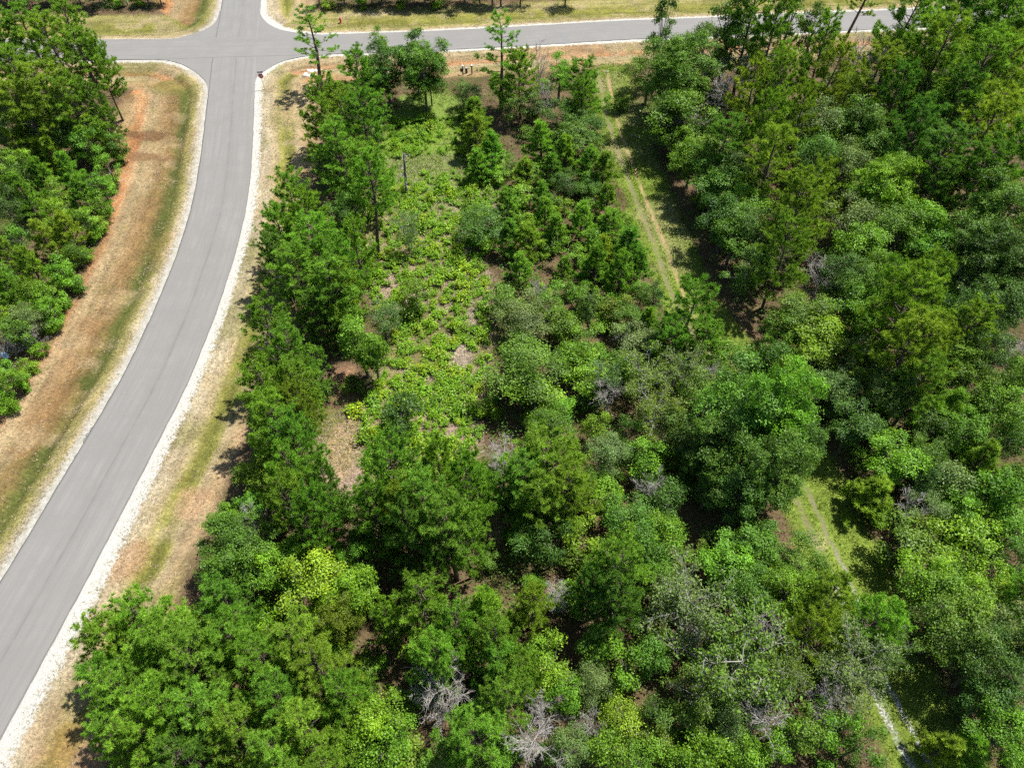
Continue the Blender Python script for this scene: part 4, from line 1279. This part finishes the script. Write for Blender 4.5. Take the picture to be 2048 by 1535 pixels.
# ------------------------------------------------------------------ uncountable cover: grass, straw, undergrowth, mulch
def scatter(n, ok, box=(-108, 108, 3, 160), seed=1):
    rg = np.random.default_rng(seed)
    P = np.column_stack([rg.uniform(box[0], box[1], n), rg.uniform(box[2], box[3], n)])
    # keep what the camera region holds
    zc = P[:, 1] * math.cos(PITCH) + CAM_H * math.sin(PITCH)
    P = P[(np.abs(P[:, 0]) * FPX / zc < 1110)]
    f = ground_fields(P)
    k = ok(P, f, rg)
    return P[k], rg


def stuff_obj(name, mb, mat, label, cat, colour):
    o = link(name, mb.mesh(name, mat))
    o.color = (*colour, 1)
    return tag(o, label, cat, None, "stuff")


def zs_of(P):
    return zat(P[:, 0], P[:, 1])


def blades(P, rg, n, hgt, spread, wid, flat=.5):
    m = MB()
    base = np.column_stack([P, zs_of(P)])
    B = np.repeat(base, n, 0) + rg.normal(size=(len(P) * n, 3)) * np.array([spread, spread, 0])
    D = rg.normal(size=(len(B), 3)) * np.array([flat, flat, .25]) + np.array([0, 0, 1.0])
    v = np.repeat(rg.uniform(.2, .8, len(P)), n) + rg.normal(0, .12, len(B))
    m.needles(B, D, hgt * rg.uniform(.6, 1.3, len(B)), wid, np.clip(v, 0, 1), rg)
    return m


def verge(P, f, rg, lo=1.2, hi=-.2):
    return (f['de'] > lo) & (f['de'] < woods_limit(P, f) + hi)


P, rg = scatter(90000, lambda P, f, rg: verge(P, f, rg) & (fnoise(P[:, 0] / 2.2, P[:, 1] / 2.2, 41) > .47) & (((f['de'] > 2.6) & (f['de'] < 6.0)) | (f['dx'] > 0) | (rg.random(len(P)) < .3)), seed=51)
stuff_obj("verge_grass", blades(P, rg, 4, .16, .12, .05, .9), M_GRASS, "mown green grass along the road verges", "grass", (.12, .145, .025))
P, rg = scatter(110000, lambda P, f, rg: verge(P, f, rg, 1.0) & (fnoise(P[:, 0] / 1.6, P[:, 1] / 1.6, 42) > .46) & (f['dx'] < 8), seed=52)
stuff_obj("dry_straw", blades(P, rg, 4, .32, .14, .06, 3.0), M_GRASS, "dry tan straw lying on the mown verges", "straw", (.37, .305, .19))
P, rg = scatter(110000, lambda P, f, rg: ((f['cl'] < .6) & (fnoise(P[:, 0] / 2.4, P[:, 1] / 2.4, 43) > .36 + .1 * (P[:, 1] < 78))) | ((np.abs(f['tr'] + 1.1) < 3.9) & (np.abs(np.abs(f['tr']) - .7) > .4) & (f['de'] > 8)),
                box=(-35, 60, 12, 120), seed=53)
stuff_obj("meadow_grass", blades(P, rg, 4, .26, .14, .06, .8), M_GRASS, "yellow-green grass of the clearing and along the track", "grass", (.135, .215, .026))
P, rg = scatter(75000, lambda P, f, rg: (f['cl'] < .3) & (P[:, 1] < 92), box=(-30, 12, 25, 92), seed=54)
stuff_obj("wood_chips", blades(P, rg, 2, .32, .2, .06, 5.0), M_GRASS, "pinkish grey wood chips and twigs strewn over the clearing", "mulch", (.36, .28, .235))


def undergrowth():
    def ok(P, f, rg):
        wl = woods_limit(P, f)
        d = fnoise(P[:, 0] / 3.2, P[:, 1] / 3.2, 44, 3)
        return (f['de'] > wl + .3) & (f['cl'] > .8) & (np.abs(f['tr'] + 1.1) > 4.0) & (d > .42)
    P, rg = scatter(95000, ok, seed=55)
    n = 4
    d = fnoise(P[:, 0] / 3.2, P[:, 1] / 3.2, 44, 3)
    hmax = np.repeat((d - .42) * 8, n)
    B = np.repeat(np.column_stack([P, zs_of(P)]), n, 0) + rg.normal(size=(len(P) * n, 3)) * np.array([.3, .3, 0])
    B[:, 2] += rg.uniform(.05, 1, len(B)) * np.clip(hmax, .12, 1.3)
    m = MB()
    m.leaves(B, np.array([0, 0, 1.0]) + rg.normal(size=B.shape) * .5, .24 * rg.uniform(.6, 1.2, len(B)), .6, np.clip(rg.normal(.5, .2, len(B)), 0, 1), rg)
    stuff_obj("undergrowth", m, M_LEAF, "leafy green undergrowth covering the floor of the woods", "undergrowth", (.085, .2, .016))


undergrowth()
# weeds sprinkled over the outer edge of the limestone shoulder
P, rg = scatter(26000, lambda P, f, rg: (f['de'] > .5) & (f['de'] < 2.8) & (np.abs(f['dc']) < 9) & (rg.random(len(P)) < .5), box=(-60, -28, 5, 112), seed=56)
stuff_obj("shoulder_weeds", blades(P, rg, 4, .1, .07, .05, 1.2), M_GRASS, "tiny dark weeds dotted over the white gravel shoulder", "weeds", (.11, .115, .04))

# ------------------------------------------------------------------ small made things
M_STEEL = plain_material("galvanised_steel", (.45, .46, .47), .4, .8)
M_RED = plain_material("sign_red", (.42, .02, .035), .4, 0, .06)
M_WHITE = plain_material("white_paint", (.78, .78, .78), .45, 0, .06)
M_DARK = plain_material("dark_sign_blade", (.02, .035, .04), .45, 0, .1)
M_BLACK = plain_material("black_plastic", (.02, .02, .022), .5, 0, .1)
M_HYD = plain_material("hydrant_red", (.45, .03, .02), .4, 0, .1)
M_ROCK = plain_material("white_limestone", (.68, .66, .63), .9, 0, .15, 5)
M_BLUE = plain_material("pale_blue_plastic", (.45, .62, .76), .45, 0, .12, 4)
M_CLAY = plain_material("orange_clay", (.5, .2, .07), .95, 0, .2, 5)


def empty(name, x, y, rz=0.0, z=None):
    o = bpy.data.objects.new(name, None)
    o.empty_display_size = .3
    C.objects.link(o)
    o.location = (x, y, float(zat(x, y)) if z is None else z)
    o.rotation_euler = (0, 0, rz)
    return o


# stop sign with a street-name blade above it
sx_, sy_ = px(529, 178)
st = empty("stop_sign", sx_, sy_, .12)
m_ = MB()
m_.tube([(0, 0, -.2), (0, 0, 2.95)], [.032, .032], 8)
link("post", m_.mesh("post", M_STEEL, True), st)


def octagon(r, y0, y1):
    m = MB()
    a = [(math.cos(math.pi / 8 + k * math.pi / 4) * r, math.sin(math.pi / 8 + k * math.pi / 4) * r) for k in range(8)]
    v = [(x, y0, z) for x, z in a] + [(x, y1, z) for x, z in a] + [(0, y0, 0), (0, y1, 0)]
    q = [(k, (k + 1) % 8, (k + 1) % 8 + 8, k + 8) for k in range(8)]
    t = [((k + 1) % 8, k, 16) for k in range(8)] + [(k + 8, (k + 1) % 8 + 8, 17) for k in range(8)]
    m.add(v, q, t)
    return m


plate = link("sign_plate", octagon(.44, -.05, -.04).mesh("sign_plate", M_WHITE), st, (0, 0, 2.25))
link("red_face", octagon(.405, -.058, -.051).mesh("red_face", M_RED), plate)


def letters(parent):
    glyph = {'S': [((.0, 1), (1, 1)), ((0, 1), (0, .5)), ((0, .5), (1, .5)), ((1, .5), (1, 0)), ((0, 0), (1, 0))], 'T': [((0, 1), (1, 1)), ((.5, 1), (.5, 0))],
             'O': [((0, 0), (0, 1)), ((1, 0), (1, 1)), ((0, 1), (1, 1)), ((0, 0), (1, 0))], 'P': [((0, 0), (0, 1)), ((0, 1), (1, 1)), ((1, 1), (1, .5)), ((0, .5), (1, .5))]}
    for i, ch in enumerate("STOP"):
        m = MB()
        x0 = -.29 + i * .155
        for (a, b), (c, d) in glyph[ch]:
            xa, xb, za, zb = x0 + min(a, c) * .1, x0 + max(a, c) * .1, -.125 + min(b, d) * .25, -.125 + max(b, d) * .25
            m.box(((xa + xb) / 2, -.0615, (za + zb) / 2), (xb - xa + .028, .005, zb - za + .028))
        link("letter_" + ch.lower(), m.mesh("letter", M_WHITE), parent)


letters(plate)
m_ = MB()
m_.box((0, 0, 2.84), (.92, .02, .2), bev=.008)
link("street_name_blade", m_.mesh("street_name_blade", M_DARK), st)
tag(st, "red octagonal stop sign with a dark name blade at the junction corner", "sign")

# two service posts with a pedestal between them
for (x, y, lab, bx) in ((926, 151, "left of two short brown wooden posts, with a dark box hung on it", True), (944, 150, "right of two short brown wooden posts with white caps", False)):
    X, Y = px(x, y)
    r = empty("wooden_post", X, Y, .1)
    m_ = MB()
    m_.box((0, 0, .62), (.2, .2, 1.6), bev=.02)
    link("post", m_.mesh("post", M_POST), r)
    m_ = MB()
    m_.box((0, 0, 1.5), (.3, .28, .2), bev=.04)
    link("white_cap", m_.mesh("white_cap", M_WHITE), r)
    m_ = MB()
    if bx:
        m_.box((-.27, -.02, .82), (.34, .26, .5), bev=.03)
    else:
        m_.box((0, -.02, 1.36), (.5, .1, .1), bev=.01)
    link("dark_box" if bx else "cross_bar", m_.mesh("box", M_BLACK), r)
    tag(r, lab, "post", "wooden posts on the verge")
X, Y = px(933, 147)
r = empty("utility_pedestal", X, Y, .1)
m_ = MB()
m_.box((0, 0, .4), (.38, .32, .9), bev=.03)
link("housing", m_.mesh("housing", M_BLACK), r)
m_ = MB()
m_.box((0, 0, .9), (.4, .34, .1), bev=.03)
link("lid", m_.mesh("lid", plain_material("grey_plastic", (.35, .36, .34), .5)), r)
tag(r, "squat black utility pedestal between the two wooden posts", "utility box")

# fire hydrant across the road
X, Y = px(681, 43)
r = empty("fire_hydrant", X, Y)
m_ = MB()
m_.tube([(0, 0, -.1), (0, 0, .06), (0, 0, .07), (0, 0, .62), (0, 0, .66), (0, 0, .7)], [.2, .2, .14, .14, .18, .18], 12)
link("barrel", m_.mesh("barrel", M_HYD, True), r)
m_ = MB()
m_.tube([(0, 0, .7), (0, 0, .8), (0, 0, .88), (0, 0, .95)], [.17, .15, .08, .035], 12)
link("bonnet", m_.mesh("bonnet", M_HYD, True), r)
for dx, dy, q in ((.15, 0, .07), (-.15, 0, .07), (0, -.15, .09)):
    m_ = MB()
    k = 1.9
    m_.tube([(dx * .5, dy * .5, .5), (dx * k, dy * k, .5)], [q, q], 8)
    link("nozzle", m_.mesh("nozzle", M_HYD, True), r)
tag(r, "red fire hydrant on the straw verge beyond the cross road", "hydrant")


def rock_mesh(seed, s=1.0):
    rg = np.random.default_rng(seed)
    m = MB()
    rings = [(0, .35), (.25, .95), (.6, 1.0), (.95, .6)]
    v = []
    for z, r in rings:
        for k in range(7):
            q = r * rg.uniform(.75, 1.15)
            v.append((math.cos(k * .898) * q, math.sin(k * .898) * q * .8, z * rg.uniform(.85, 1.1)))
    v += [(0, 0, 1.05), (0, 0, -.05)]
    q = [(i * 7 + k, i * 7 + (k + 1) % 7, (i + 1) * 7 + (k + 1) % 7, (i + 1) * 7 + k) for i in range(3) for k in range(7)]
    t = [(21 + k, 21 + (k + 1) % 7, 28) for k in range(7)] + [((k + 1) % 7, k, 29) for k in range(7)]
    m.add(np.array(v) * s, q, t)
    return m.mesh("white_rock", M_ROCK)


rocks = [rock_mesh(i) for i in range(5)]
rr = random.Random(12)
for k in range(44):
    if k < 28:
        ix, iy = 627 + rr.gauss(0, 8), 137 + rr.gauss(0, 2.6)
    else:
        ix, iy = 621 + rr.gauss(0, 6), 149 + rr.gauss(0, 2.4)
    X, Y = px(ix, iy)
    o = link("white_rock", rocks[rr.randrange(5)], None, (X, Y, float(zat(X, Y)) - .06))
    s = rr.uniform(.14, .34)
    o.scale = (s, s, s * .8)
    o.rotation_euler = (0, 0, rr.uniform(0, 6.28))
    tag(o, "white rock in the dumped pile behind the slender corner pine", "rock", "white rocks dumped on the verge")

# white marker board at the wood's edge
X, Y = px(1212, 157)
r = empty("marker_sign", X, Y, .1)
m_ = MB()
m_.box((0, 0, .4), (.06, .06, 1.0))
link("stake", m_.mesh("stake", M_POST), r)
m_ = MB()
m_.box((0, -.05, .75), (.6, .025, .32), bev=.008)
link("board", m_.mesh("board", M_WHITE), r)
tag(r, "small blank white sign board on a stake at the track entrance", "sign")

# crumpled pale blue sheet in the brush
X, Y = px(20, 724)
g = np.linspace(-.5, .5, 7)
vv = []
rgb = np.random.default_rng(77)
for j in g:
    for i in g:
        vv.append((i * .7 + rgb.normal(0, .04), j * .7 + rgb.normal(0, .04), .75 + .25 * math.sin(i * 7) * math.cos(j * 5) + rgb.normal(0, .05) - i * .35))
vv = np.array(vv)
vv = np.vstack([vv, vv - np.array([0, 0, .02])])
qq = [(j * 7 + i, j * 7 + i + 1, (j + 1) * 7 + i + 1, (j + 1) * 7 + i) for j in range(6) for i in range(6)]
qq += [tuple(49 + a for a in q[::-1]) for q in qq]
m_ = MB()
m_.add(vv, qq)
tag(link("plastic_sheet", m_.mesh("plastic_sheet", M_BLUE), None, (X, Y, float(zat(X, Y)))), "crumpled pale blue plastic sheet caught in the brush by the left edge", "litter")

# lump of dug clay on the verge
X, Y = px(1166, 131)
o = link("clay_lump", rock_mesh(91), None, (X, Y, float(zat(X, Y)) - .1))
o.data.materials[0] = M_CLAY
o.scale = (.55, .7, .6)
tag(o, "orange lump of dug clay on the cross road verge near the track", "clay lump")
# crumbs of asphalt along the left edge of the curved road
for k, (ix, iy) in enumerate(((186, 857), (178, 868), (173, 878), (154, 911))):
    X, Y = px(ix, iy)
    o = link("asphalt_crumb", rock_mesh(95 + k), None, (X - .15, Y, float(zat(X, Y)) - .03))
    o.data.materials[0] = m_patch
    o.scale = (.22, .5, .12)
    tag(o, "dark crumb of spilt asphalt on the curved road's left edge", "asphalt crumb", "asphalt crumbs")
